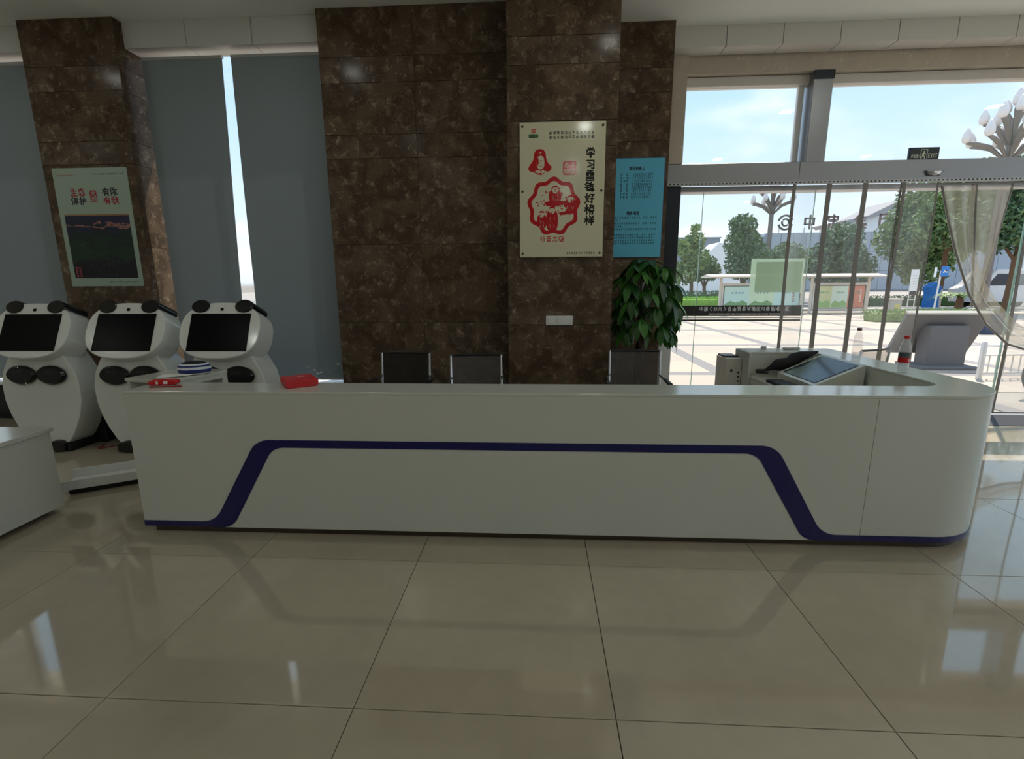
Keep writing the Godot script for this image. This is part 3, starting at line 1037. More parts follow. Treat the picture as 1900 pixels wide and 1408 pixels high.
# ---------------------------------------------------------------- self-service kiosks
func kiosks():
	var t = thing("panda_kiosk", "", "kiosk", Vector3(-3.875, 0, -4.42), 0.0, "white panda-shaped self-service kiosks by the windows")
	# body: an egg-shaped front pushed back
	var egg = []
	for p in [[0.0, 0.985], [0.245, 0.985], [0.30, 0.90], [0.365, 0.78], [0.395, 0.64], [0.39, 0.50], [0.355, 0.36], [0.30, 0.23], [0.235, 0.12], [0.19, 0.075], [0.0, 0.075]]:
		egg.append(Vector2(p[0], p[1]))
	var cv = Curve2D.new()
	var full = []
	for i in egg.size():
		full.append(egg[i])
	for i in range(egg.size() - 2, 0, -1):
		full.append(Vector2(-egg[i].x, egg[i].y))
	full.reverse()
	var lean = Transform3D(Basis(Vector3.RIGHT, deg_to_rad(-2.0)), Vector3.ZERO)
	var st = mb()
	prism(st, full, -0.13, 0.14, lean, 0.006)
	obj("body", st, M.kiosk_white, t)
	# head plate tilted back, pushed back along its normal
	var tilt = Transform3D(Basis(Vector3.RIGHT, deg_to_rad(-24.0)), Vector3(-0.01, 1.185, 0.10))
	st = mb()
	prism(st, ellipse(0.385, 0.275, 44, 2.6), -0.24, 0.0, tilt, 0.008)
	var head = obj("head", st, M.kiosk_white, t)
	obj("screen", bx(Vector3(0.0, -0.02, 0.002), Vector3(0.575, 0.365, 0.006), 0.002, tilt), M.screen_black, head)
	obj("camera_window", bx(Vector3(0.0, 0.205, 0.002), Vector3(0.026, 0.026, 0.006), 0.0, tilt), M.screen_black, head)
	for s in [-1, 1]:
		st = mb()
		prism(st, ellipse(0.087, 0.064, 26, 2.0, Vector2(s * 0.21, 0.235)), -0.245, 0.012, tilt, 0.006)
		obj("ear", st, M.kiosk_black, t)
	for s in [-1, 1]:
		st = mb()
		prism(st, ellipse(0.148, 0.093, 30, 2.0, Vector2(s * 0.152, 0.755)), 0.135, 0.185, lean, 0.018)
		var pad = obj("paw_panel", st, M.kiosk_black, t)
		var pr = Print.new(120, 60, Color8(14, 14, 18))
		for k in 5:
			pr.scribble(8 + k * 21, 10, 16, 20, 2.2, Color8(70, 72, 80), rng)
			pr.scribble(14 + k * 18, 38, 12, 8, 1.4, Color8(52, 54, 60), rng)
		var key = "paw_print_%d" % (s + 1)
		obj("lettering", flat(0.13, 0.065, lean * Transform3D(Basis(), Vector3(s * 0.152 - 0.01, 0.78, 0.1858))), print_mat(key, pr, 0.2), pad)
	for s in [-1, 1]:
		st = mb()
		prism(st, ellipse(0.088, 0.058, 24, 2.0, Vector2(s * 0.115, 0.060)), 0.10, 0.19, Transform3D(), 0.012)
		obj("foot", st, M.kiosk_black, t)
	obj("base", bx(Vector3(0, 0.0375, -0.02), Vector3(0.46, 0.073, 0.36), 0.008), M.rubber, t)
	obj("back_box", bx(Vector3(0, 0.27, -0.30), Vector3(0.66, 0.54, 0.32), 0.01), M.rubber, t)
	t.set_meta("label", "white panda-shaped kiosk in front of the marble column with the poster")
	dup(t, Vector3(-2.955, 0, -4.42), 0.0, "white panda-shaped kiosk in front of the bright gap between two blinds")
	dup(t, Vector3(-4.815, 0, -4.42), 0.0, "white panda-shaped kiosk rising behind the low white cabinet")

# ---------------------------------------------------------------- low cabinet, tray and cable on the left
func left_things():
	var t = thing("low_cabinet", "low white cabinet on a dark plinth in front of a panda kiosk", "cabinet", Vector3(-3.72, 0, -2.38), deg_to_rad(2.0))
	obj("body", bx(Vector3(0, 0.315, 0), Vector3(0.62, 0.55, 1.36), 0.003), M.desk_white, t)
	obj("top", bx(Vector3(0, 0.607, 0), Vector3(0.64, 0.032, 1.40), 0.003), M.desk_white, t)
	obj("plinth", bx(Vector3(-0.03, 0.02, 0), Vector3(0.52, 0.04, 1.26)), M.rubber, t)
	var y = thing("floor_tray", "small white open tray on a black base lying on the floor", "tray", Vector3(-3.53, 0, -3.53), deg_to_rad(32.0))
	obj("base", bx(Vector3(0, 0.022, 0.02), Vector3(0.44, 0.043, 0.20), 0.008), M.rubber, y)
	obj("bottom", bx(Vector3(0, 0.051, 0), Vector3(0.48, 0.014, 0.26), 0.001), M.white_plastic, y)
	obj("front_wall", bx(Vector3(0, 0.080, 0.136), Vector3(0.50, 0.072, 0.010), 0.001), M.white_plastic, y)
	obj("back_wall", bx(Vector3(0, 0.085, -0.136), Vector3(0.50, 0.082, 0.010), 0.001), M.white_plastic, y)
	obj("side_wall", bx(Vector3(0.246, 0.085, 0), Vector3(0.010, 0.082, 0.26), 0.001), M.white_plastic, y)
	for s in [-1, 1]:
		var st = mb()
		tube(st, [Vector3(s * 0.21 - 0.012, 0.0225, -0.11), Vector3(s * 0.21 + 0.012, 0.0225, -0.11)], 0.022, 14)
		obj("wheel", st, M.rubber, y)
	var c = mb()
	var pts = []
	for i in 22:
		var u = i / 21.0
		pts.append(Vector3(-4.46 + u * 0.20 + 0.03 * sin(u * 9.0), 0.006, -4.50 + 0.14 * sin(u * 3.4) + 0.03 * sin(u * 13.0)))
	tube(c, pts, 0.005, 6)
	tag(obj("power_cable", c, M.red_dark), "thin red power cable on the floor between two panda kiosks", "cable")

# ---------------------------------------------------------------- chairs behind the desk
func chair_at(label, at, turn, mesh_mat, topy):
	var t = thing("mesh_chair", label, "chair", at, turn, "mesh-backed office chairs at the desk")
	# cantilever frame of bent tube, seat, netted back, two armrests
	for s in [-1, 1]:
		var st = mb()
		tube(st, [Vector3(s * 0.235, topy, 0.235), Vector3(s * 0.235, 0.52, 0.19), Vector3(s * 0.235, 0.46, 0.15), Vector3(s * 0.235, 0.44, -0.20), Vector3(s * 0.235, 0.40, -0.235), Vector3(s * 0.235, 0.05, -0.22), Vector3(s * 0.235, 0.013, -0.19), Vector3(s * 0.235, 0.013, 0.22)], 0.0125, 10)
		obj("frame_tube", st, M.chrome, t)
		st = mb()
		tube(st, [Vector3(s * 0.235, 0.73, 0.20), Vector3(s * 0.27, 0.70, 0.12), Vector3(s * 0.275, 0.68, -0.12), Vector3(s * 0.245, 0.56, -0.17), Vector3(s * 0.236, 0.45, -0.17)], 0.011, 8)
		obj("arm_tube", st, M.chrome, t)
		obj("arm_pad", bx(Vector3(s * 0.273, 0.705, 0.0), Vector3(0.045, 0.028, 0.24), 0.01), M.black_plastic, t)
	var fr = mb()
	tube(fr, [Vector3(-0.235, 0.013, 0.22), Vector3(0.235, 0.013, 0.22)], 0.0125, 8)
	obj("floor_bar", fr, M.chrome, t)
	var P = []
	for i in 9:
		var row = []
		var v = i / 8.0
		for j in 9:
			var u = j / 8.0 * 2.0 - 1.0
			row.append(Vector3(u * 0.222, lerpf(topy - 0.006, 0.50, v), lerpf(0.234, 0.188, v) + 0.03 * (1.0 - u * u)))
		P.append(row)
	var st = mb()
	grid_sheet(st, P)
	obj("mesh_back", st, mesh_mat, t)
	var tr = []
	for j in 9:
		var u = j / 8.0 * 2.0 - 1.0
		tr.append(Vector3(u * 0.232, topy, 0.235 + 0.03 * (1.0 - u * u)))
	st = mb()
	tube(st, tr, 0.011, 8)
	obj("back_top_bar", st, M.black_plastic, t)
	obj("seat", bx(Vector3(0, 0.475, -0.02), Vector3(0.455, 0.03, 0.44), 0.012), M.black_cloth, t)
	return t

func chairs():
	# the sitters face the desk front, so the backs stand towards the wall: local +z is the back
	chair_at("dark mesh office chair between the desk and the brown wall", Vector3(-1.29, 0, -4.30), PI - 0.05, M.chair_mesh, 0.945)
	chair_at("brown mesh office chair beside the corner of the marble pier", Vector3(-0.56, 0, -4.22), PI + 0.12, M.chair_mesh_thin, 0.935)
	chair_at("grey mesh office chair in front of the money tree", Vector3(0.90, 0, -4.38), PI - 0.06, M.chair_mesh_thin, 0.955)
	chair_at("pale mesh office chair outside the right arm of the desk", Vector3(3.22, 0, -5.13), PI * 1.5 + 2.05, M.chair_mesh_beige, 0.93)

# ---------------------------------------------------------------- money tree
func leaf_mesh(len, w, curl, m):
	var st = mb()
	var n = 6
	var L = []
	for i in n + 1:
		var u = i / float(n)
		var hw = w * pow(sin(PI * clampf(pow(u, 1.25) * 0.97 + 0.03, 0, 1)), 0.75)
		var z = len * u
		var y = -curl * u * u * len
		L.append([Vector3(-hw, y + hw * 0.22, z), Vector3(0, y, z), Vector3(hw, y + hw * 0.22, z)])
	for i in n:
		quad(st, L[i][0], L[i + 1][0], L[i + 1][1], L[i][1], 1)
		quad(st, L[i][1], L[i + 1][1], L[i + 1][2], L[i][2], 1)
	return mesh_of(st, m)

func plant():
	var base = Vector3(1.05, 0, -5.06)
	var t = thing("money_tree", "potted money tree with a braided trunk beside the entrance", "plant", base)
	var st = mb()
	lathe(st, [Vector2(0, 0.0), Vector2(0.15, 0.0), Vector2(0.165, 0.03), Vector2(0.20, 0.36), Vector2(0.205, 0.40), Vector2(0.185, 0.40), Vector2(0.18, 0.35), Vector2(0, 0.35)], 28)
	obj("pot", st, M.pot_white, t)
	st = mb()
	lathe(st, [Vector2(0.178, 0.351), Vector2(0.1, 0.362), Vector2(0, 0.366)], 20)
	obj("soil", st, M.soil, t)
	for k in 3:
		var pts = []
		var rr = []
		for i in 26:
			var u = i / 25.0
			var a = u * 9.0 + TAU * k / 3.0
			pts.append(Vector3(cos(a) * 0.024, 0.35 + u * 0.90, sin(a) * 0.024))
			rr.append(lerpf(0.03, 0.02, u))
		st = mb()
		tube(st, pts, rr, 8)
		obj("trunk_strand", st, M.bark, t)
	var lm = []
	for q in 9:
		lm.append(leaf_mesh(0.175 + 0.02 * (q % 3), 0.038 + 0.006 * (q % 2), 0.35 + 0.25 * (q / 3), M["leaf_%d" % (q % 3)]))
	var r = RandomNumberGenerator.new()
	r.seed = 41
	# stalk ends round the crown: angle, reach, height
	var n = 34
	for i in n:
		var u = (i + 0.5) / n
		var a = i * 2.39996
		var h = lerpf(1.10, 1.84, u)
		var reach = 0.34 * pow(sin(PI * clampf(lerpf(0.30, 0.93, u), 0, 1)), 0.8) * r.randf_range(0.75, 1.08)
		var tip = Vector3(cos(a) * reach * 0.92 + 0.03, h, sin(a) * reach * 0.72 + 0.02)
		if base.z + tip.z < -5.36:
			tip.z = -5.36 - base.z
		if base.x + tip.x < 0.86 and base.z + tip.z < -4.72:
			tip.x = 0.86 - base.x
		var root = Vector3(0.01 * cos(a), lerpf(1.18, 1.32, u), 0.01 * sin(a))
		st = mb()
		var mid = root.lerp(tip, 0.5) + Vector3(0, 0.06, 0)
		tube(st, [root, mid, tip], 0.0045, 5, false)
		var stalk = obj("leaf_stalk", st, M.leaf_2, t)
		var out = Vector3(tip.x, 0, tip.z).normalized()
		if out.length() < 0.5:
			out = Vector3(1, 0, 0)
		for k in 6:
			var fan = deg_to_rad(-120 + 48 * k) + r.randf_range(-0.12, 0.12)
			var dir = out.rotated(Vector3.UP, fan)
			var droop = lerpf(0.75, 0.15, u) + r.randf_range(-0.12, 0.22)
			var d = (dir - Vector3(0, droop, 0)).normalized()
			var rt = d.cross(Vector3.UP).normalized() * -1.0
			var upv = d.cross(rt).normalized()
			if upv.y < 0:
				upv = -upv
				rt = -rt
			var lf = MeshInstance3D.new()
			lf.name = "leaf"
			lf.mesh = lm[r.randi() % 9]
			stalk.add_child(lf, true)
			lf.transform = Transform3D(Basis(upv.cross(d), upv, d).scaled_local(Vector3.ONE * r.randf_range(0.8, 1.1)), tip)

# ---------------------------------------------------------------- things on and in the desk
func bottle(label, at, capm, filled, labelled, hh):
	var t = thing("water_bottle", label, "bottle", at)
	var s = hh / 0.235
	var pr = [Vector2(0, 0.004), Vector2(0.026, 0.0), Vector2(0.031, 0.008), Vector2(0.031, 0.05), Vector2(0.0295, 0.055), Vector2(0.031, 0.06), Vector2(0.031, 0.125), Vector2(0.0295, 0.13), Vector2(0.031, 0.135), Vector2(0.03, 0.155), Vector2(0.024, 0.185), Vector2(0.015, 0.205), Vector2(0.0125, 0.212), Vector2(0.0125, 0.222)]
	var sc = []
	for p in pr:
		sc.append(p * s)
	var st = mb()
	lathe(st, sc, 24)
	obj("shell", st, M.clear_bottle, t)
	st = mb()
	lathe(st, [Vector2(0.0155, 0.216) * s, Vector2(0.0155, 0.233) * s, Vector2(0.0145, 0.235) * s, Vector2(0, 0.235) * s], 20)
	obj("cap", st, capm, t)
	st = mb()
	lathe(st, [Vector2(0, 0.006) * s, Vector2(0.0295, 0.010) * s, Vector2(0.0295, filled) * s, Vector2(0, filled) * s], 20)
	obj("water", st, M.bottle_water, t)
	if labelled:
		st = mb()
		lathe(st, [Vector2(0.0316, 0.066) * s, Vector2(0.0316, 0.098) * s], 24)
		obj("label_band", st, M.red_card, t)
		st = mb()
		lathe(st, [Vector2(0.0316, 0.0985) * s, Vector2(0.0316, 0.128) * s], 24)
		obj("label_top", st, M.label_dark, t)
		st = mb()
		for k in 3:
			for q in 3:
				var a = -1.45 + k * 0.26
				var y = (0.075 + q * 0.006) * s
				var rad = 0.0322 * s
				quad(st, Vector3(cos(a) * rad, y, -sin(a) * rad), Vector3(cos(a + 0.18) * rad, y, -sin(a + 0.18) * rad), Vector3(cos(a + 0.18) * rad, y + 0.004, -sin(a + 0.18) * rad), Vector3(cos(a) * rad, y + 0.004, -sin(a) * rad))
		obj("label_lettering", st, M.sign_print_white, t)

func desk_things():
	var H = 0.955
	bottle("water bottle with a red cap and red label on the counter", Vector3(2.585, H, -3.53), M.red_card, 0.062, true, 0.262)
	bottle("clear water bottle with a brown cap and no label on the counter", Vector3(2.64, H, -4.13), M.brown_cap, 0.05, false, 0.262)
	# console with a slanted touch screen
	var t = thing("slanted_console", "white slanted console with a dark touch screen inside the desk arm", "console", Vector3(0, 0, 0))
	var prof = [Vector2(2.13, 0.742), Vector2(2.50, 0.742), Vector2(2.50, 0.965), Vector2(2.13, 0.80)]
	var st = mb()
	prism(st, prof, -4.36, -3.78, Transform3D(), 0.003, false)
	obj("body", st, M.desk_white, t)
	var sl = Vector3(0.37, 0.165, 0).normalized()
	var nr = Vector3(-0.165, 0.37, 0).normalized()
	var bt = Transform3D(Basis(sl, nr, Vector3.BACK * -1.0 * -1.0), Vector3(2.315, 0.8825, -4.07) + nr * 0.002)
	obj("screen", bx(Vector3.ZERO, Vector3(0.345, 0.006, 0.50), 0.002, bt), mat("screen_glass", c8(26, 34, 42), 0.12), t)
	# keyboard
	var kb = thing("keyboard", "black keyboard on the inner desk top by the console", "keyboard", Vector3(2.055, 0.741, -4.02), deg_to_rad(4.0))
	obj("case", bx(Vector3(0, 0.009, 0), Vector3(0.14, 0.018, 0.42), 0.003), M.black_plastic, kb)
	var km = mesh_of(bx(Vector3.ZERO, Vector3(0.018, 0.006, 0.024), 0.0015), M.black_plastic)
	for i in 6:
		for j in 14:
			var k = obj("key", km, null, kb)
			k.position = Vector3(-0.055 + i * 0.0222, 0.0205, -0.19 + j * 0.0292)
	# folded umbrella lying against the console
	var u = thing("folded_umbrella", "folded black umbrella lying against the slanted console", "umbrella", Vector3(0, 0, 0))
	var A = Vector3(2.08, 0.80, -4.475)
	var B = Vector3(2.50, 0.985, -4.43)
	var pts = []
	var rr = []
	var rads = [0.014, 0.028, 0.054, 0.060, 0.052, 0.058, 0.046, 0.034, 0.022, 0.007]
	for i in 10:
		pts.append(A.lerp(B, i / 9.0) + Vector3(0, 0.01 * sin(i * 1.3), 0.012 * sin(i * 2.1)))
		rr.append(rads[i])
	st = mb()
	tube(st, pts, rr, 9)
	obj("canopy", st, M.black_cloth, u)
	st = mb()
	var lp = []
	for i in 15:
		var a = TAU * i / 14.0
		lp.append(A + Vector3(-0.05 + cos(a) * 0.045, -0.018 + 0.006 * sin(a), 0.04 + sin(a) * 0.05))
	tube(st, lp, 0.006, 6, false)
	obj("strap", st, M.black_cloth, u)
	st = mb()
	tube(st, [A + Vector3(0.01, 0, 0), A - Vector3(0.06, 0.008, 0.005), A - Vector3(0.085, 0.008, 0.005)], [0.011, 0.018, 0.016], 12)
	obj("handle", st, M.black_plastic, u)
	# two small things on the far counter
	var cd = thing("card_holder", "small grey card holder on the far end of the counter", "card holder", Vector3(2.16, H, -4.74))
	obj("plate", bx(Vector3(0, 0.0155, 0), Vector3(0.05, 0.031, 0.012), 0.002), M.aluminium, cd)
	tag(obj("eyeglasses_case", bx(Vector3(2.42, H + 0.011, -4.74), Vector3(0.15, 0.021, 0.05), 0.008), M.aluminium), "flat grey case lying on the far counter of the desk", "case")
	# pale cabinet beside the desk return
	var c = thing("locker_cabinet", "narrow pale cabinet with a lock beside the desk return", "cabinet", Vector3(1.855, 0, -4.77))
	obj("body", bx(Vector3(0, 0.44, 0), Vector3(0.145, 0.88, 0.26), 0.004), mat("cabinet_cream", c8(206, 202, 192), 0.4), c)
	obj("lid", bx(Vector3(0, 0.888, -0.03), Vector3(0.13, 0.015, 0.18), 0.003), M.black_plastic, c)
	obj("lock", bx(Vector3(-0.02, 0.765, 0.1315), Vector3(0.022, 0.022, 0.003), 0.001), M.black_plastic, c)
	for i in 4:
		obj("vent_button", bx(Vector3(0.047, 0.745 - i * 0.042, 0.1315), Vector3(0.016, 0.016, 0.004), 0.001), M.dark_steel, c)
	# red gift box
	var r = thing("red_box", "flat red gift box with slanting sides on the counter", "box", Vector3(-1.56, H + 0.0005, -3.00), deg_to_rad(38.0))
	st = mb()
	var bp = [Vector2(-0.085, 0.0), Vector2(0.085, 0.0), Vector2(0.098, 0.012), Vector2(0.098, 0.042), Vector2(0.09, 0.05), Vector2(-0.09, 0.05), Vector2(-0.098, 0.042), Vector2(-0.098, 0.012)]
	prism(st, bp, -0.095, 0.095, Transform3D(), 0.002, false)
	obj("shell", st, M.red_card, r)
	obj("seam_line", bx(Vector3(0, 0.028, 0), Vector3(0.1965, 0.002, 0.1905)), M.red_dark, r)
	obj("paper_tag", bx(Vector3(0.02, 0.0506, -0.02), Vector3(0.045, 0.001, 0.025)), mat("pink_tag", c8(226, 130, 130), 0.6), r)
	# red pencil case, pencil, papers and cap on the left wing
	var p = thing("pencil_case", "red printed pencil case on the left end of the counter", "pencil case", Vector3(-2.46, H + 0.001, -2.975), deg_to_rad(14.0))
	st = mb()
	prism(st, ellipse(0.085, 0.017, 28, 4.0, Vector2(0, 0.018)), -0.03, 0.03, Transform3D(), 0.006)
	obj("pouch", st, M.red_card, p)
	obj("printed_tag", bx(Vector3(0.02, 0.019, 0.0303), Vector3(0.026, 0.018, 0.001)), M.paper, p)
	obj("printed_mark", bx(Vector3(-0.03, 0.019, 0.0303), Vector3(0.012, 0.018, 0.001)), M.paper, p)
	var pc = thing("pencil", "red pencil lying in front of the red pencil case", "pencil", Vector3(-2.40, H + 0.0045, -2.90), deg_to_rad(13.0))
	st = mb()
	tube(st, [Vector3(-0.085, 0, 0), Vector3(0.10, 0, 0)], 0.004, 6)
	obj("shaft", st, M.red_dark, pc)
	st = mb()
	tube(st, [Vector3(-0.085, 0, 0), Vector3(-0.103, 0, 0)], [0.004, 0.0008], 6)
	obj("point", st, M.pencil_wood, pc)
	for k in 3:
		var sh = thing("paper_sheet", "loose white paper sheet under the striped cap", "paper", Vector3(-2.60 + 0.045 * k, 0.963 + 0.0028 * k, -3.26 - 0.03 * k), deg_to_rad(20.0 + 17.0 * k), "loose papers on the side counter")
		var P = []
		for i in 6:
			var row = []
			for j in 6:
				row.append(Vector3(-0.105 + 0.042 * j, 0.0005 + 0.0006 * sin(j * 1.4 + k), 0.07 - 0.028 * i))
			P.append(row)
		st = mb()
		grid_sheet(st, P)
		obj("sheet", st, M.paper, sh)
	var cp = thing("striped_cap", "blue and white striped cloth cap on the papers", "cap", Vector3(-2.53, 0.974, -3.36), deg_to_rad(18.0))
	st = mb()
	lathe(st, [Vector2(0.105, 0.0), Vector2(0.11, 0.022)], 26, Vector3.ZERO, 0.7)
	obj("band", st, M.blue_cloth, cp)
	st = mb()
	lathe(st, [Vector2(0.11, 0.0222), Vector2(0.107, 0.04)], 26, Vector3.ZERO, 0.7)
	obj("white_stripe", st, M.white_cloth, cp)
	st = mb()
	lathe(st, [Vector2(0.107, 0.0402), Vector2(0.098, 0.052)], 26, Vector3.ZERO, 0.7)
	obj("blue_stripe", st, M.blue_cloth, cp)
	st = mb()
	lathe(st, [Vector2(0.098, 0.0522), Vector2(0.086, 0.062)], 26, Vector3.ZERO, 0.7)
	obj("upper_white_stripe", st, M.white_cloth, cp)
	st = mb()
	lathe(st, [Vector2(0.086, 0.0622), Vector2(0.06, 0.074), Vector2(0.02, 0.080), Vector2(0, 0.081)], 26, Vector3.ZERO, 0.7)
	obj("crown", st, M.black_cloth, cp)

# ---------------------------------------------------------------- boards and posters
func papercut_red():
	return Color8(186, 20, 26)

func boards():
	var cream = Color8(212, 208, 178)
	var red = papercut_red()
	var blk = Color8(26, 26, 26)
	# cream acrylic board on the pier
	var b = thing("wall_board", "cream acrylic board with red papercut print and black vertical lettering", "notice board", Vector3(0.206, 2.435, -4.787))
	obj("board", bx(Vector3.ZERO, Vector3(0.785, 1.195, 0.022), 0.003), mat("board_cream", c8(212, 208, 178), 0.12), b)
	var p = Print.new(784, 1200, cream)
	p.text("学习雷锋好榜样", 606, 222, 92, 92, Vector2(0, 100), 13, blk)
	p.text("行善立德", 192, 1006, 50, 54, Vector2(58, 0), 5.4, red)
	p.text("友诚敬爱法公平自和文民富", 270, 78, 26, 28, Vector2(35, 0), 3.4, blk)
	p.text("善信业国治正等由谐明主强", 270, 116, 26, 28, Vector2(35, 0), 3.4, blk)
	p.rect(106, 56, 38, 32, Color8(200, 60, 50))
	p.text("中", 110, 58, 14, 28, Vector2.ZERO, 2, cream)
	p.text("文", 126, 58, 14, 28, Vector2.ZERO, 2, cream)
	p.poly(ellipse(52, 20, 30, 2.4, Vector2(124, 116)), Color8(126, 158, 120))
	for i in 3:
		p.text("信德志"[i], 86 + i * 26, 102, 24, 28, Vector2.ZERO, 4, Color8(26, 40, 30))
	for i in 12:
		p.scribble(446 + i * 22 + (8 if i > 6 else 0), 1158, 17, 18, 2.6, blk, rng)
	# a figure in a fur cap with ear flaps: plain red papercut shape
	var cap = [Vector2(150, 236), Vector2(185, 226), Vector2(220, 236), Vector2(238, 262), Vector2(244, 310), Vector2(262, 350), Vector2(296, 384), Vector2(290, 412), Vector2(262, 428), Vector2(236, 420), Vector2(228, 440), Vector2(200, 456), Vector2(160, 450), Vector2(128, 428), Vector2(96, 424), Vector2(76, 402), Vector2(86, 376), Vector2(112, 344), Vector2(128, 310), Vector2(134, 262)]
	p.poly(cap, red)
	p.poly(ellipse(36, 60, 30, 2.4, Vector2(192, 346)), cream)
	p.poly(ellipse(11, 8, 12, 2.0, Vector2(190, 262)), cream)
	p.poly([Vector2(140, 420), Vector2(176, 408), Vector2(196, 424), Vector2(216, 408), Vector2(236, 424), Vector2(212, 446), Vector2(192, 434), Vector2(166, 444)], cream)
	p.poly([Vector2(158, 300), Vector2(172, 308), Vector2(176, 348), Vector2(166, 380), Vector2(156, 352)], red)
	p.line(Vector2(176, 330), Vector2(190, 328), 4, red)
	p.line(Vector2(200, 328), Vector2(216, 330), 4, red)
	p.line(Vector2(194, 334), Vector2(190, 356), 3, red)
	p.line(Vector2(184, 376), Vector2(204, 376), 4, red)
	p.line(Vector2(170, 440), Vector2(190, 452), 6, red)
	# square seal
	p.poly(ellipse(62, 62, 40, 7.0, Vector2(462, 398)), red)
	p.text("志", 406, 342, 52, 52, Vector2.ZERO, 6, cream)
	p.text("中", 466, 342, 52, 52, Vector2.ZERO, 6, cream)
	p.text("願", 406, 402, 52, 52, Vector2.ZERO, 5, cream)
	p.text("國", 466, 402, 52, 52, Vector2.ZERO, 5, cream)
	# scalloped medallion with plain papercut shapes
	var c0 = Vector2(318, 738)
	var outer = []
	var inner = []
	for i in 180:
		var a = TAU * i / 180.0 - PI / 2
		var k = 1.0 + 0.058 * cos(a * 9.0 + PI / 2 * 9.0)
		outer.append(c0 + Vector2(cos(a) * 238, sin(a) * 254) * k)
		inner.append(c0 + Vector2(cos(a) * 200, sin(a) * 216) * k)
	p.poly(outer, red)
	p.poly(inner, cream)
	p.clip = PackedVector2Array(inner)
	var R2 = RandomNumberGenerator.new()
	R2.seed = 5
	var figs = [[Vector2(330, 586), 28, 58, 62], [Vector2(474, 672), 27, 60, 66], [Vector2(304, 770), 28, 56, 100], [Vector2(206, 806), 24, 46, 70]]
	for f in figs:
		var q = f[0]
		p.poly(ellipse(f[2], f[3], 26, 2.6, q + Vector2(0, f[3] * 0.95)), red)
		p.poly(ellipse(f[1], f[1] * 1.25, 24, 2.0, q), cream)
		p.poly([q + Vector2(-f[1], -4), q + Vector2(-f[1] * 0.9, -f[1]), q + Vector2(0, -f[1] * 1.35), q + Vector2(f[1] * 0.95, -f[1]), q + Vector2(f[1], -4), q + Vector2(f[1] * 0.7, -f[1] * 0.6), q + Vector2(-f[1] * 0.7, -f[1] * 0.6)], red)
		p.line(q + Vector2(-12, 0), q + Vector2(-4, 0), 3, red)
		p.line(q + Vector2(5, 0), q + Vector2(13, 0), 3, red)
		p.line(q + Vector2(-7, 18), q + Vector2(8, 18), 3, red)
		for k in 7:
			var s0 = q + Vector2(R2.randf_range(-0.6, 0.6) * f[2], f[3] * R2.randf_range(0.55, 1.5))
			p.line(s0, s0 + Vector2(R2.randf_range(-12, 12), 26), 2.4, cream)
	p.poly([Vector2(226, 700), Vector2(300, 680), Vector2(430, 690), Vector2(400, 730), Vector2(330, 740), Vector2(250, 730)], red)
	p.poly([Vector2(330, 760), Vector2(380, 724), Vector2(440, 752), Vector2(430, 780), Vector2(360, 784)], cream)
	p.poly([Vector2(370, 790), Vector2(520, 772), Vector2(516, 800), Vector2(380, 818)], red)
	for i in 70:
		var a = R2.randf() * TAU
		var d = sqrt(R2.randf())
		var q = c0 + Vector2(cos(a) * 176 * d, sin(a) * 190 * d)
		if p.im.get_pixel(int(q.x), int(q.y)).g > 0.4:
			p.poly(ellipse(R2.randf_range(4, 13), R2.randf_range(4, 11), 7, 1.4, q), red)
	p.clip = null
	obj("print", flat(0.78, 1.19, Transform3D(Basis(), Vector3(0, 0, 0.0115))), print_mat("board_print", p, 0.1), b)
	for sx in [-1, 1]:
		for sy in [-1, 0, 1]:
			var st = mb()
			lathe(st, [Vector2(0.011, 0), Vector2(0.010, 0.006), Vector2(0.007, 0.009), Vector2(0, 0.0095)], 14)
			var o = obj("screw_cap", st, M.kick_bronze, b)
			o.transform = Transform3D(Basis(Vector3.RIGHT, PI / 2), Vector3(sx * 0.366, sy * 0.562 + 0.012 * absf(sy) * 0, 0.0118))
	# blue notice on the return wall
	var n = thing("blue_notice", "light blue printed notice board on the marble return", "notice board", Vector3(1.02, 2.372, -5.518))
	obj("board", bx(Vector3.ZERO, Vector3(0.60, 1.02, 0.02), 0.002), mat("notice_edge", c8(24, 74, 130), 0.3), n)
	var q2 = Print.new(480, 816, Color8(92, 186, 220))
	var ink = Color8(20, 48, 66)
	q2.text("项目负责人", 180, 66, 25, 30, Vector2(27, 0), 5.5, ink)
	var nums = ["13683061037", "17780037887", "15583893667", "13982644614", "15298107702", "18715731181", "18825480705", "18519738403"]
	for i in 8:
		for k in [0, 2] if i not in [2, 6, 7] else [0, 1, 2]:
			q2.scribble(108 + k * 25, 122 + i * 26, 18, 17, 3, ink, rng)
		q2.text(nums[i], 214 - i * 2, 120 + i * 26, 14, 20, Vector2(16, 0), 2.6, ink)
	q2.text("服务项目", 172, 432, 25, 28, Vector2(28, 0), 5.5, ink)
	var lens = [18, 2, 18, 4, 18, 1, 18, 17, 18, 18]
	for i in 10:
		for k in lens[i]:
			if i in [0, 2, 6] and k in [11, 14]:
				continue
			q2.scribble((72 if i % 2 == 0 or i > 6 else 62) + k * 20.5 - i * 1.2, 476 + i * 24, 14, 14, 2.4, ink, rng)
	obj("print", flat(0.59, 1.01, Transform3D(Basis(), Vector3(0, 0, 0.0105))), print_mat("notice_print", q2, 0.25), n)
	# poster on the left column
	var w = thing("poster", "pale poster with a dark landscape picture on the marble column", "poster", Vector3(-4.665, 2.193, -5.077))
	obj("sheet", bx(Vector3.ZERO, Vector3(0.815, 1.205, 0.004)), mat("poster_sheet", c8(156, 174, 160), 0.4), w)
	var pale = Color8(156, 174, 160)
	var q3 = Print.new(560, 828, pale)
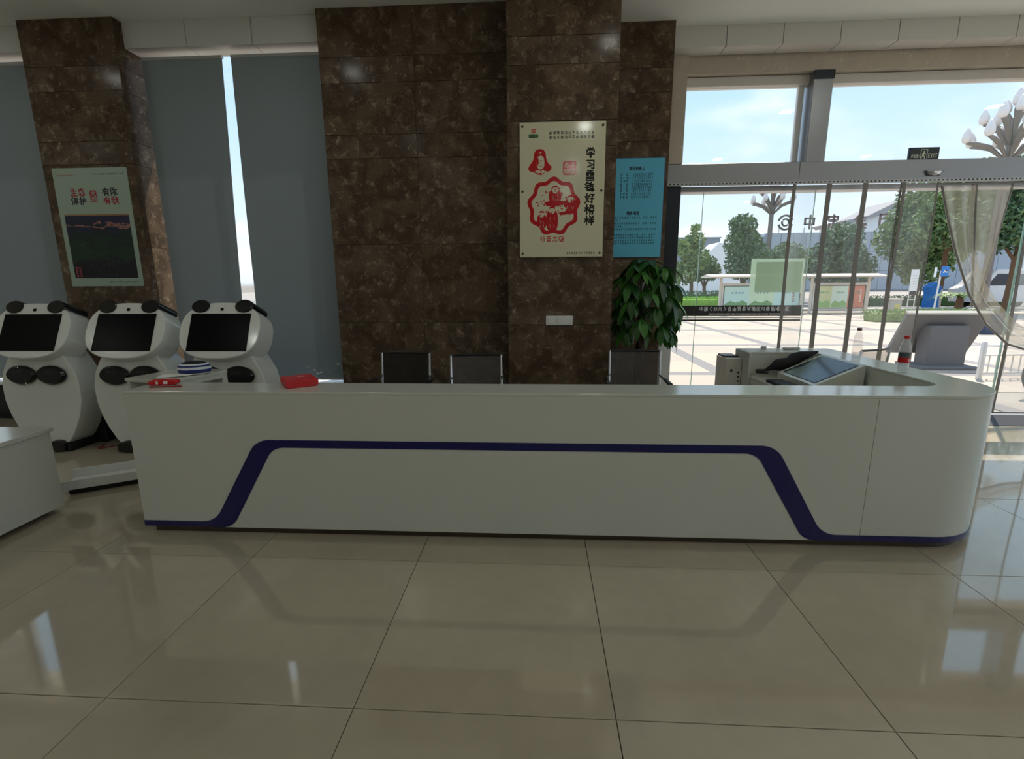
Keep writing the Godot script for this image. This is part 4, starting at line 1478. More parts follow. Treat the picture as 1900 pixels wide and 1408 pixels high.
	q3.text("生态", 108, 136, 54, 54, Vector2(60, 0), 7.5, Color8(150, 22, 40))
	q3.text("保护", 108, 196, 54, 54, Vector2(60, 0), 7.5, Color8(24, 24, 32))
	q3.text("有你", 352, 136, 54, 54, Vector2(60, 0), 7.5, Color8(24, 24, 32))
	q3.text("有我", 352, 196, 54, 54, Vector2(60, 0), 7.5, Color8(150, 22, 40))
	q3.poly(ellipse(27, 40, 24, 6.0, Vector2(282, 192)), Color8(160, 40, 56))
	q3.text("文", 258, 156, 44, 36, Vector2.ZERO, 4, pale)
	q3.text("明", 258, 192, 44, 36, Vector2.ZERO, 4, pale)
	for i in 8:
		q3.scribble(30 + i * 16, 44, 12, 10, 1.8, Color8(170, 60, 60), rng)
	for i in 14:
		q3.scribble(300 + i * 17, 38, 12, 9, 1.8, Color8(60, 64, 62), rng)
	for i in 12:
		q3.scribble(300 + i * 19, 792, 14, 11, 1.8, Color8(60, 64, 62), rng)
	var na = noise(71, 0.006, 4)
	var nb = noise(72, 0.02, 3)
	for y in range(316, 770):
		for x in range(34, 528):
			var v = (y - 316) / 454.0
			var a = na.get_noise_2d(x * 0.8, y * 2.4)
			var c = Color8(16, 22, 62).lerp(Color8(8, 34, 30), smoothstep(0.1, 0.35, v + a * 0.2))
			c = c.lerp(Color8(12, 52, 34), smoothstep(0.35, 0.6, v + a * 0.3)).lerp(Color8(8, 8, 26), smoothstep(0.62, 0.8, v + a * 0.15))
			if absf(v - 0.17 - a * 0.12) < 0.014 + 0.02 * nb.get_noise_2d(x, y):
				c = Color8(150, 104, 96)
			if absf(v - 0.36 - a * 0.5) < 0.010 * nb.get_noise_2d(x + 300, 40):
				c = Color8(90, 140, 130)
			if v < 0.02:
				c = Color8(150, 110, 70)
			if v > 0.72 and nb.get_noise_2d(x * 2.0, y * 2.0) > 0.45 and absf(x - 290) < 150:
				c = Color8(30, 60, 110)
			q3.im.set_pixel(x, y, c)
	for i in 2:
		for k in 4:
			q3.scribble(48 + i * 26, 690 + k * 19, 20, 15, 3, Color8(190, 70, 90), rng)
	obj("print", flat(0.81, 1.20, Transform3D(Basis(), Vector3(0, 0, 0.0025))), print_mat("poster_print", q3, 0.35), w)
	# switches
	var sw = thing("light_switch", "row of three white wall switches on the marble pier", "switch", Vector3(0.199, 1.232, -4.795))
	obj("plate", bx(Vector3.ZERO, Vector3(0.262, 0.09, 0.010), 0.002), M.white_plastic, sw)
	for k in 3:
		obj("rocker", bx(Vector3(-0.086 + k * 0.086, 0, 0.006), Vector3(0.052, 0.056, 0.006), 0.002), M.white_plastic, sw)

# ---------------------------------------------------------------- vinyl strip curtain
func curtain():
	var z = -5.80
	var r = thing("curtain_rail", "perforated steel curtain rail running under the header beam", "rail", Vector3(0, 2.655, z))
	obj("rail", span(1.42, 8.9, -0.012, 0.022, -0.02, 0.016, 0.002), M.aluminium, r)
	obj("hanger", span(1.42, 8.9, 0.0225, 0.046, -0.045, 0.0), M.steel, r)
	var hm = mesh_of(bx(Vector3.ZERO, Vector3(0.016, 0.013, 0.003)), M.rubber)
	for k in 110:
		var o = obj("slot", hm, null, r)
		o.position = Vector3(1.45 + k * 0.044, 0.006, 0.0165)
	var xs = [2.79, 3.172, 3.556, 3.948, 4.322]
	for i in 4:
		strip(xs[i], xs[i + 1], z, ["clear vinyl curtain strip beside the frosted film on the glass leaf", "clear vinyl curtain strip in front of the red bulletin board", "clear vinyl curtain strip in front of the bus stop sign", "clear vinyl curtain strip next to the tied curtain"][i])
	# strips pulled aside
	var t = thing("gathered_curtain", "clear vinyl curtain strips gathered and tied aside in the doorway", "curtain", Vector3(0, 0, 0))
	var low = [Vector2(4.345, 2.60), Vector2(4.46, 2.25), Vector2(4.595, 1.89), Vector2(4.80, 1.44), Vector2(5.03, 1.11), Vector2(5.30, 0.88), Vector2(5.60, 0.79), Vector2(5.85, 0.78)]
	var top = [Vector2(4.70, 2.60), Vector2(4.72, 2.25), Vector2(4.77, 1.95), Vector2(4.93, 1.60), Vector2(5.14, 1.33), Vector2(5.36, 1.12), Vector2(5.62, 0.98), Vector2(5.85, 0.92)]
	var P = []
	for i in 8:
		var row = []
		for j in 13:
			var u = j / 12.0
			var q = low[i].lerp(top[i], u)
			row.append(Vector3(q.x, q.y, z + 0.02 + (0.010 + 0.006 * i) * sin(u * 13.0 + i * 0.3)))
		P.append(row)
	var st = mb()
	grid_sheet(st, P)
	obj("sheet", st, M.gathered_vinyl, t)
	var edge = []
	for i in 8:
		edge.append(Vector3(low[i].x, low[i].y, P[i][0].z + 0.004))
	st = mb()
	tube(st, edge, 0.012, 6)
	obj("magnetic_edge", st, M.magnet_edge, t)
	var P2 = []
	for i in 7:
		var row = []
		var v = i / 6.0
		for j in 9:
			var u = j / 8.0
			var q = Vector2(4.74, 2.60).lerp(Vector2(4.92, 1.30), v).lerp(Vector2(5.10, 2.60).lerp(Vector2(4.98, 1.34), v), u)
			row.append(Vector3(q.x, q.y, z - 0.02 + 0.016 * sin(u * 8.0) * (0.3 + v)))
		P2.append(row)
	st = mb()
	grid_sheet(st, P2)
	obj("inner_sheet", st, M.gathered_vinyl, t)
	for e in [[Vector2(4.735, 2.62), Vector2(4.83, 1.9), Vector2(4.91, 1.30)], [Vector2(5.11, 2.62), Vector2(5.04, 2.0), Vector2(4.975, 1.45)], [Vector2(4.70, 2.62), Vector2(4.73, 2.3), Vector2(4.77, 1.95)]]:
		st = mb()
		tube(st, [Vector3(e[0].x, e[0].y, z - 0.02), Vector3(e[1].x, e[1].y, z - 0.02), Vector3(e[2].x, e[2].y, z - 0.02)], 0.012, 6)
		obj("magnetic_edge", st, M.magnet_edge, t)
	strip(5.42, 5.95, z - 0.11, "clear vinyl curtain strip hanging beyond the tied curtain at the glass leaf")

func strip(x0, x1, z, label):
	var w = x1 - x0
	var t = thing("curtain_strip", label, "curtain strip", Vector3((x0 + x1) / 2, 0, z), 0.0, "clear vinyl curtain strips in the doorway")
	var r = RandomNumberGenerator.new()
	r.seed = int(x0 * 100)
	var ph = r.randf() * 6.0
	var P = []
	for i in 15:
		var row = []
		var y = lerpf(2.642, 0.03, i / 14.0)
		for j in 7:
			var u = j / 6.0
			row.append(Vector3(-w / 2 + w * u, y, 0.016 * sin(u * PI * 2.0 + ph) * (0.2 + 0.8 * i / 14.0) + 0.01 * sin(i * 0.5 + ph)))
		P.append(row)
	var st = mb()
	grid_sheet(st, P)
	obj("sheet", st, M.clear_vinyl, t)
	for e in [0, 6]:
		st = mb()
		for i in 14:
			var a = P[i][e]
			var b = P[i + 1][e]
			var s = 0.034 if e == 0 else -0.018
			var z3 = Vector3(0, 0, 0.003)
			quad(st, b + z3, b + z3 + Vector3(s, 0, 0), a + z3 + Vector3(s, 0, 0), a + z3)
			quad(st, b - z3, b - z3 + Vector3(s, 0, 0), a - z3 + Vector3(s, 0, 0), a - z3)
		obj("magnetic_edge", st, M.magnet_edge, t)

# ---------------------------------------------------------------- the plaza outside
const GY = -0.03

func plaza():
	var g = struct("floor_plaza")
	obj("bed", span(-60, 160, -0.5, GY - 0.012, -160, -6.1), M.plaza_bed, g)
	obj("side_bed", span(9.3, 160, -0.5, GY - 0.012, -6.1, 60), M.paver_1, g)
	var xb = []
	for k in range(-2, 10):
		xb.append(3.3 + 2.7 * k)
	var zb = []
	for k in 7:
		zb.append(-4.68 - 4.06 * k)
	for x in xb:
		obj("dark_band", span(x - 0.14, x + 0.14, GY - 0.012, GY, -27.6, -6.1), M.paver_dark, g)
	for z in zb:
		if z > -6.2:
			continue
		for i in xb.size() - 1:
			obj("dark_band", span(xb[i] + 0.143, xb[i + 1] - 0.143, GY - 0.012, GY, z - 0.14, z + 0.14), M.paver_dark, g)
	var pm = mesh_of(bx(Vector3.ZERO, Vector3(1.204, 0.012, 1.254), 0.003), M.paver_0)
	var n = 0
	for i in xb.size() - 1:
		for k in 6:
			for a in 2:
				for b in 3:
					var x = xb[i] + 0.143 + 0.6035 + a * 1.207
					var z = zb[k] - 0.143 - 0.63 - b * 1.257
					if z > -6.72 or x / -z < 0.16 or x / -z > 1.15 or z < -27.0 or n >= 300:
						continue
					n += 1
					var o = obj("paver", pm, M["paver_%d" % ((i * 5 + k * 3 + a * 2 + b) % 4)], g)
					o.position = Vector3(x, GY - 0.006, z)
	obj("paver_field", span(-60, xb[0] - 0.145, GY - 0.0115, GY - 0.001, -27.6, -6.1), M.paver_1, g)
	obj("road", span(-60, 160, GY - 0.0115, GY + 0.002, -48, -29.0), M.asphalt, g)
	obj("kerb", span(-60, 160, GY - 0.0115, GY + 0.10, -29.0, -27.7, 0.01), M.concrete, g)
	# the back of a sloping stone sign
	var t = thing("stone_sign", "grey stone sign slab seen from behind on its pedestal outside", "monument", Vector3(7.55, GY, -9.60))
	var sl = Transform3D(Basis(Vector3.UP, deg_to_rad(-4.0)) * Basis(Vector3.RIGHT, deg_to_rad(30.0)), Vector3(0.0, 0.63, 0.0))
	obj("slab", bx(Vector3.ZERO, Vector3(1.42, 0.90, 0.07), 0.012, sl), M.monument_stone, t)
	obj("slab_cap", bx(Vector3(0, 0.47, 0), Vector3(1.44, 0.04, 0.10), 0.01, sl), M.concrete, t)
	obj("pedestal", bx(Vector3(0.03, 0.40, 0.12), Vector3(0.70, 0.80, 0.30), 0.012), M.monument_stone, t)
	obj("plinth", bx(Vector3(0.0, 0.03, 0.10), Vector3(1.0, 0.058, 0.72), 0.008), M.monument_stone, t)
	# railing
	var r = thing("ramp_railing", "white tubular metal railing beside the ramp outside the doors", "railing", Vector3(7.36, GY, -8.35))
	for k in 3:
		var st = mb()
		tube(st, [Vector3(k * 1.25, 0, -0.12 * k), Vector3(k * 1.25, 0.60, -0.12 * k), Vector3(k * 1.25, 0.63, -0.12 * k)], [0.042, 0.042, 0.02], 12)
		obj("post", st, M.rail_white, r)
	for y in [0.56, 0.40, 0.10]:
		var st = mb()
		tube(st, [Vector3(0.03, y, 0), Vector3(2.5, y, -0.24)], 0.016, 10)
		obj("rail_bar", st, M.rail_white, r)
	for k in 18:
		var st = mb()
		var x = 0.13 + k * 0.135
		tube(st, [Vector3(x, 0.10, -0.096 * x), Vector3(x, 0.40, -0.096 * x)], 0.010, 8, false)
		obj("baluster", st, M.rail_white, r)
	# bicycle parked just outside, mostly past the frame
	var b = thing("bicycle", "parked bicycle whose tyre shows outside the glass leaf", "bicycle", Vector3(7.06, GY, -6.95), deg_to_rad(-6.0))
	for s in [0.0, 1.02]:
		var c = Vector3(s, 0.335, 0)
		var st = mb()
		var pts = []
		for i in 41:
			pts.append(c + Vector3(cos(TAU * i / 40.0), sin(TAU * i / 40.0), 0) * 0.315)
		tube(st, pts, 0.022, 8, false)
		var ty = obj("tyre", st, M.tyre, b)
		st = mb()
		for i in 60:
			var a = TAU * i / 60.0
			var e = Vector3(cos(a), sin(a), 0)
			tube(st, [c + e * 0.325 + Vector3(0, 0, -0.016), c + e * 0.333, c + e * 0.325 + Vector3(0, 0, 0.016)], 0.006, 4)
		obj("tread", st, M.tyre, ty)
		st = mb()
		var rp = []
		for i in 33:
			rp.append(c + Vector3(cos(TAU * i / 32.0), sin(TAU * i / 32.0), 0) * 0.288)
		tube(st, rp, 0.009, 6, false)
		obj("rim", st, M.chrome, b)
		st = mb()
		for i in 16:
			var a = TAU * i / 16.0
			tube(st, [c, c + Vector3(cos(a), sin(a), 0) * 0.286], 0.002, 4, false)
		tube(st, [c - Vector3(0, 0, 0.04), c + Vector3(0, 0, 0.04)], 0.02, 10)
		obj("spokes", st, M.chrome, b)
	var fr = mb()
	for q in [[Vector3(0, 0.335, 0), Vector3(0.14, 0.80, 0)], [Vector3(0.14, 0.76, 0), Vector3(0.68, 0.80, 0)], [Vector3(0.14, 0.66, 0), Vector3(0.56, 0.30, 0)], [Vector3(0.56, 0.30, 0), Vector3(0.72, 0.88, 0)], [Vector3(0.56, 0.30, 0), Vector3(1.02, 0.335, 0)], [Vector3(0.69, 0.78, 0), Vector3(1.02, 0.335, 0)]]:
		tube(fr, q, 0.015, 8)
	obj("frame", fr, M.dark_steel, b)
	var hb = mb()
	tube(hb, [Vector3(0.14, 0.80, 0), Vector3(0.16, 0.98, 0)], 0.013, 8)
	tube(hb, [Vector3(0.26, 0.99, -0.28), Vector3(0.16, 0.98, 0), Vector3(0.26, 0.99, 0.28)], 0.012, 8)
	obj("handlebar", hb, M.chrome, b)
	obj("saddle", bx(Vector3(0.74, 0.90, 0), Vector3(0.25, 0.05, 0.14), 0.02), M.rubber, b)

# ---------------------------------------------------------------- street furniture and buildings
func panel_print(key, cols, seedv):
	var p = Print.new(360, 180, cols[0])
	var r = RandomNumberGenerator.new()
	r.seed = seedv
	for i in 3:
		p.rect(120 * i, 0, 118, 180, cols[i])
		if i < 2:
			p.poly([Vector2(120 * i + 4, 150), Vector2(120 * i + 30, 120), Vector2(120 * i + 60, 136), Vector2(120 * i + 90, 116), Vector2(120 * i + 114, 140), Vector2(120 * i + 114, 176), Vector2(120 * i + 4, 176)], cols[3])
		for k in 4:
			p.scribble(120 * i + 34 + k * 16, 46, 12, 14, 3, cols[4], r)
	for k in 5:
		p.scribble(326, 30 + k * 22, 14, 15, 3.5, cols[5], r)
	return print_mat(key, p, 0.3)

func shelter(label, x0, x1, px0, px1, pm, z):
	var t = thing("bulletin_shelter", label, "billboard", Vector3(0, GY, z))
	var st = mb()
	prism(st, [Vector2(-0.75, 1.80), Vector2(0.75, 1.80), Vector2(0.85, 1.86), Vector2(0.0, 1.98), Vector2(-0.85, 1.86)], x0, x1, Transform3D(Basis(Vector3(0, 0, -1), Vector3.UP, Vector3.RIGHT), Vector3.ZERO), 0.0, false)
	obj("roof", st, M.shelter_metal, t)
	for x in [px0 - 0.16, px1 + 0.10]:
		obj("post", bx(Vector3(x, 0.90, 0), Vector3(0.11, 1.80, 0.12), 0.01), M.shelter_metal, t)
	obj("frame_top", span(px0 - 0.1, px1 + 0.04, 1.40, 1.52, -0.08, 0.08, 0.008), M.shelter_metal, t)
	obj("frame_bottom", span(px0 - 0.1, px1 + 0.04, 0.10, 0.22, -0.08, 0.08, 0.008), M.shelter_metal, t)
	for x in [px0 - 0.06, px1]:
		obj("frame_side", span(x - 0.04, x + 0.04, 0.2205, 1.3995, -0.08, 0.08, 0.006), M.shelter_metal, t)
	obj("board", span(px0, px1 - 0.05, 0.2205, 1.3995, -0.05, 0.03), M.dark_steel, t)
	obj("print", flat(px1 - px0 - 0.12, 1.10, Transform3D(Basis(), Vector3((px0 + px1) / 2 - 0.02, 0.81, 0.033))), pm, t)
	return t

func glyph_bars(st, s, w, h, th, dep, at):
	for stroke in s.split(";"):
		var prev = null
		for q in stroke.split(" "):
			var p = at + Vector3((int(q[0]) - 4.5) * w / 10.0, (4.5 - int(q[1])) * h / 10.0, 0)
			if prev != null:
				var d = p - prev
				var len = d.length()
				var e = d / len
				box(st, Vector3.ZERO, Vector3(len + th, th, dep), 0.0, Transform3D(Basis(e, Vector3(-e.y, e.x, 0), Vector3.BACK), (p + prev) / 2))
			prev = p

func bulb_shape(c, s):
	var st = mb()
	lathe(st, [Vector2(0.0, -0.02) * s, Vector2(0.16, 0.02) * s, Vector2(0.24, 0.18) * s, Vector2(0.235, 0.38) * s, Vector2(0.15, 0.62) * s, Vector2(0.05, 0.80) * s, Vector2(0.0, 0.86) * s], 14, c)
	return st

func lamp_post(label, at, top, s, turn):
	var t = thing("lotus_lamp_post", label, "street lamp", at, turn, "many-armed lotus lamp posts outside")
	var st = mb()
	var hub = top - 2.4 * s
	for k in 4:
		var a = TAU * k / 4.0 + 0.4
		var o = Vector3(cos(a), 0, sin(a)) * 0.10 * s
		tube(st, [o * 1.4, o + Vector3(0, hub, 0), o * 1.2 + Vector3(0, top - 1.2 * s, 0)], [0.11 * s, 0.09 * s, 0.06 * s], 8)
	obj("pole", st, M.lamp_metal, t)
	obj("foot", bx(Vector3(0, 0.2, 0), Vector3(0.9 * s, 0.4, 0.9 * s), 0.04), M.concrete, t)
	var tiers = [[8, 1.75, hub - 0.3 * s, 0.55 * s, 1.0], [6, 1.15, hub + 0.35 * s, 0.75 * s, 1.0], [3, 0.38, hub + 0.9 * s, 0.55 * s, 0.95], [1, 0.04, hub + 1.4 * s, 0.4 * s, 1.1]]
	for q in tiers:
		for k in q[0]:
			var a = TAU * k / q[0] + q[1]
			var d = Vector3(cos(a), 0, sin(a))
			var reach = q[1] * s
			var e = d * reach + Vector3(0, q[2] + q[3], 0)
			st = mb()
			tube(st, [Vector3(0, q[2] - 0.5 * s, 0) + d * 0.08 * s, d * reach * 0.45 + Vector3(0, q[2] + q[3] * 0.42, 0), d * reach * 0.78 + Vector3(0, q[2] + q[3] * 0.85, 0), e], [0.06 * s, 0.12 * s, 0.11 * s, 0.07 * s], 6)
			var arm = obj("arm", st, M.lamp_metal, t)
			obj("lamp_globe", bulb_shape(e, s * 0.9 * q[4]), M.lamp_glass, arm)
	return t

func street():
	shelter("long bulletin board with a pale green print under a flat roof", 8.6, 13.75, 9.55, 13.45, panel_print("board_print_left", [Color8(196, 226, 214), Color8(206, 226, 190), Color8(190, 222, 216), Color8(110, 156, 96), Color8(90, 140, 160), Color8(150, 110, 90)], 1), -26.0)
	shelter("bulletin board with green, white and red print beside the bus stop", 13.9, 17.15, 14.15, 16.70, panel_print("board_print_right", [Color8(206, 206, 150), Color8(214, 226, 206), Color8(214, 130, 104), Color8(150, 186, 110), Color8(90, 150, 110), Color8(236, 226, 206)], 2), -26.05)
	# litter bin, bus stop plate, parking sign
	var b = thing("litter_bin", "pale square litter bin beside the bus stop sign", "bin", Vector3(16.95, GY, -24.3))
	obj("body", bx(Vector3(0, 0.36, 0), Vector3(0.46, 0.70, 0.40), 0.02), M.concrete, b)
	obj("lid", bx(Vector3(0, 0.745, 0), Vector3(0.56, 0.07, 0.48), 0.02), M.shelter_metal, b)
	obj("opening", bx(Vector3(0.02, 0.36, 0.205), Vector3(0.24, 0.34, 0.012)), mat("bin_yellow", c8(200, 186, 110), 0.6), b)
	obj("foot", bx(Vector3(0, 0.005, 0), Vector3(0.4, 0.01, 0.34)), M.rubber, b)
	var s = thing("bus_stop_sign", "tall white bus stop sign on two thin legs", "sign", Vector3(17.42, GY, -23.9))
	obj("plate", bx(Vector3(0, 1.62, 0), Vector3(0.34, 0.98, 0.05), 0.01), M.sign_print_white, s)
	obj("grey_field", bx(Vector3(0, 1.03, 0), Vector3(0.30, 0.19, 0.045), 0.005), M.dark_steel, s)
	for q in [-1, 1]:
		obj("leg", bx(Vector3(q * 0.15, 0.56, 0), Vector3(0.035, 1.12, 0.035), 0.004), M.rail_white, s)
	obj("crossbar", bx(Vector3(0, 0.72, 0), Vector3(0.262, 0.04, 0.03)), M.rail_white, s)
	for q in 5:
		obj("printed_line", bx(Vector3(0, 1.32 + 0.13 * q, 0.0262), Vector3(0.24, 0.02, 0.002)), M.shelter_metal, s)
	var p = thing("parking_sign", "small blue direction sign on a white pole by the tree", "sign", Vector3(17.02, GY, -22.0))
	var st = mb()
	tube(st, [Vector3(0, 0, 0), Vector3(0.06, 2.0, 0)], 0.035, 10)
	obj("pole", st, M.rail_white, p)
	obj("plate", bx(Vector3(0.17, 1.98, 0.05), Vector3(0.30, 0.42, 0.025), 0.005), M.sign_blue, p)
	var ar = mb()
	glyph_bars(ar, "26 73;43 73 76", 0.22, 0.22, 0.05, 0.004, Vector3(0.17, 1.98, 0.066))
	obj("arrow", ar, M.sign_print_white, p)
	obj("side_plate", bx(Vector3(-0.17, 1.95, 0.0), Vector3(0.10, 0.40, 0.02), 0.004), M.sign_print_white, p)
	# a white van beyond the trees, a blue cover, a planter
	var v = thing("parked_van", "white van parked beyond the trees outside the entrance", "van", Vector3(27.2, GY, -30.4))
	st = mb()
	prism(st, [Vector2(-2.3, 0.35), Vector2(2.3, 0.35), Vector2(2.4, 0.9), Vector2(2.3, 1.9), Vector2(2.0, 2.2), Vector2(-1.2, 2.2), Vector2(-1.9, 1.35), Vector2(-2.4, 1.1)], -0.85, 0.85, Transform3D(), 0.04, false)
	obj("body", st, M.van_white, v)
	st = mb()
	prism(st, [Vector2(-1.62, 1.3), Vector2(2.0, 1.3), Vector2(2.0, 1.9), Vector2(-1.15, 1.95)], 0.852, 0.862)
	obj("side_windows", st, M.van_glass, v)
	for x in [-1.5, 1.5]:
		for z in [-0.7, 0.7]:
			st = mb()
			tube(st, [Vector3(x, 0.34, z - 0.12), Vector3(x, 0.34, z + 0.12)], 0.34, 20)
			obj("wheel", st, M.tyre, v)
	var bc = thing("blue_stall_cover", "blue cloth stall cover standing behind the tree trunk", "stall", Vector3(23.1, GY, -30.2))
	st = mb()
	prism(st, [Vector2(-0.30, 0), Vector2(0.30, 0), Vector2(0.26, 0.8), Vector2(0.36, 1.2), Vector2(0, 1.5), Vector2(-0.36, 1.2), Vector2(-0.26, 0.8)], -0.3, 0.3, Transform3D(), 0.05, false)
	obj("cover", st, mat("tarp_blue", c8(40, 110, 180), 0.7), bc)
	var pl = thing("planter_box", "dark blue planter box standing on the plaza", "planter", Vector3(13.9, GY, -15.8))
	st = mb()
	prism(st, [Vector2(-0.38, 0), Vector2(0.38, 0), Vector2(0.5, 0.62), Vector2(-0.5, 0.62)], -0.4, 0.4, Transform3D(), 0.02, false)
	obj("box", st, mat("planter_blue", c8(62, 72, 96), 0.6), pl)
	obj("soil", bx(Vector3(0, 0.625, 0), Vector3(0.86, 0.012, 0.7)), M.soil, pl)
	lamp_post("many-armed lotus street lamp rising before the far grey building", Vector3(18.75, GY, -42.0), 9.7, 0.88, 0.2)
	lamp_post("tall lotus street lamp reaching up behind the transom window", Vector3(18.95, GY, -22.0), 8.9, 0.80, 0.55)
	# far buildings
	var m = thing("exhibition_hall", "long low grey-blue clad hall with rooftop characters behind the trees", "building", Vector3(34.0, GY, -84.0))
	st = mb()
	prism(st, [Vector2(-0.8, 0), Vector2(40, 0), Vector2(40, 8.95), Vector2(1.4, 8.95), Vector2(0.3, 7.6), Vector2(-0.8, 6.2)], -4.0, 3.9, Transform3D(), 0.0, false)
	obj("core", st, M.far_cladding_dark, m)
	for k in 20:
		var x = 1.6 + k * 1.92
		for q in 3:
			obj("cladding_panel", span(x, x + 1.87, 0.2 + q * 2.9, 3.05 + q * 2.9, 3.9, 4.0, 0.02), M.far_cladding, m)
	st = mb()
	glyph_bars(st, GLYPH["中"], 1.9, 2.2, 0.26, 0.2, Vector3(8.8, 10.75, 1.5))
	obj("roof_character", st, M.far_sign, m)
	st = mb()
	glyph_bars(st, "13 11 81 83;33 63;24 74;50 58;26 29;76 89", 2.0, 2.2, 0.26, 0.2, Vector3(12.4, 10.75, 1.5))
	obj("roof_character", st, M.far_sign, m)
	st = mb()
	glyph_bars(st, GLYPH["集"], 1.9, 2.2, 0.22, 0.2, Vector3(16.6, 10.75, 1.5))
	obj("roof_character", st, M.far_sign, m)
	st = mb()
	glyph_bars(st, GLYPH["团"], 1.9, 2.2, 0.24, 0.2, Vector3(20.4, 10.75, 1.5))
	obj("roof_character", st, M.far_sign, m)
	# round logo: an open ring with a swirl inside
	st = mb()
	var arcs = [[1.08, 0.30, 2.9], [1.08, 3.45, 6.0], [0.52, -0.4, 2.4], [0.52, 2.8, 5.5]]
	for a in arcs:
		var pts = []
		for i in 15:
			var f = lerpf(a[1], a[2], i / 14.0)
			pts.append(Vector3(5.1 + cos(f) * a[0], 10.75 + sin(f) * a[0], 1.5))
		tube(st, pts, 0.17 if a[0] > 1 else 0.15, 6)
	obj("roof_logo", st, M.far_sign_grey, m)
	st = mb()
	for x in [4.3, 5.9, 8.2, 9.4, 11.7, 13.1, 16.0, 17.2, 19.8, 21.0]:
		tube(st, [Vector3(x, 8.95, 1.3), Vector3(x, 9.95, 1.35)], 0.05, 5)
	obj("sign_supports", st, M.lamp_metal, m)
	var rf = thing("stadium_roof", "sloping grey roof of a stand rising behind the hall", "building", Vector3(58.0, GY, -104.0))
	st = mb()
	prism(st, [Vector2(-1, 12.6), Vector2(4, 13.6), Vector2(10, 16.6), Vector2(40, 20), Vector2(40, 17.2), Vector2(10, 14.8), Vector2(0, 12.0)], -5, 5, Transform3D(), 0.0, false)
	obj("roof", st, M.far_roof, rf)
	st = mb()
	prism(st, [Vector2(0.5, 0), Vector2(40, 0), Vector2(40, 17), Vector2(10, 14.6), Vector2(0.5, 12.2)], -4.5, 4.0, Transform3D(), 0.0, false)
	obj("wall", st, M.far_white, rf)
	var lb = thing("grey_block", "plain grey block building behind the left trees outside", "building", Vector3(22.4, GY, -76.0))
	obj("walls", bx(Vector3(-1.4, 3.85, 0), Vector3(9.6, 7.7, 6.0), 0.05), M.far_cladding_dark, lb)
	obj("parapet", bx(Vector3(-1.4, 7.75, 0), Vector3(9.8, 0.2, 6.2), 0.03), M.far_cladding, lb)
	var wd = thing("white_shell_pavilion", "white curved shell pavilion behind the trees outside", "building", Vector3(20.4, GY, -60.0))
	st = mb()
	prism(st, [Vector2(-4.6, 0), Vector2(3.6, 0), Vector2(3.2, 2.6), Vector2(2.2, 4.8), Vector2(1.1, 6.0), Vector2(0.1, 6.0), Vector2(-1.4, 4.6), Vector2(-2.6, 3.0), Vector2(-3.8, 1.4)], -2, 2, Transform3D(), 0.1, false)
	obj("shell", st, M.far_white, wd)

# ---------------------------------------------------------------- trees, hedges
func crown_mesh(blobs, count, size, m, sd):
	var r = RandomNumberGenerator.new()
	r.seed = sd
	var st = SurfaceTool.new()
	st.begin(Mesh.PRIMITIVE_TRIANGLES)
	var tot = 0.0
	for b in blobs:
		tot += b[1] * b[1]
	for b in blobs:
		var n = int(count * b[1] * b[1] / tot)
		for i in n:
			var d = Vector3(r.randfn(), r.randfn(), r.randfn()).normalized()
			var p = b[0] + d * b[1] * pow(r.randf(), 0.4) * Vector3(1, 0.9, 1)
			var u = Vector3(r.randfn(), r.randfn(), r.randfn()).normalized()
			var v = u.cross(Vector3(r.randfn(), r.randfn(), r.randfn())).normalized()
			var s = size * r.randf_range(0.6, 1.3)
			u *= s
			v *= s * 0.5
			var nn = u.cross(v).normalized()
			st.set_normal(nn)
			st.add_vertex(p - u)
			st.set_normal(nn)
			st.add_vertex(p + v)
			st.set_normal(nn)
			st.add_vertex(p + u)
			st.set_normal(nn)
			st.add_vertex(p - u)
			st.set_normal(nn)
			st.add_vertex(p + u)
			st.set_normal(nn)
			st.add_vertex(p - v)
	st.set_material(m)
	return st.commit()

func tree(label, at, blobs, trunk, count, size, ms, sd, white = false, sc = 1.0):
	var t = thing("street_tree", label, "tree", at, 0.0, "trees along the street outside")
	t.scale = Vector3.ONE * sc
	var st = mb()
	tube(st, [Vector3.ZERO, Vector3(0.05, trunk * 0.5, 0), Vector3(0.0, trunk, 0.05)], [0.17, 0.14, 0.11], 10)
	for b in blobs:
		tube(st, [Vector3(0, trunk * 0.9, 0.05), (b[0] + Vector3(0, trunk, 0)) * 0.5, b[0]], [0.09, 0.06, 0.025], 6)
	obj("trunk", st, M.trunk_bark, t)
	if white:
		st = mb()
		lathe(st, [Vector2(0.19, 0.0), Vector2(0.178, 1.0)], 14)
		obj("limewash", st, M.trunk_white, t)
	obj("foliage", crown_mesh(blobs, count * 0.65, size, M["foliage_%d" % ms[0]], sd), null, t)
	obj("young_foliage", crown_mesh(blobs, count * 0.35, size, M["foliage_%d" % ms[1]], sd + 1), null, t)

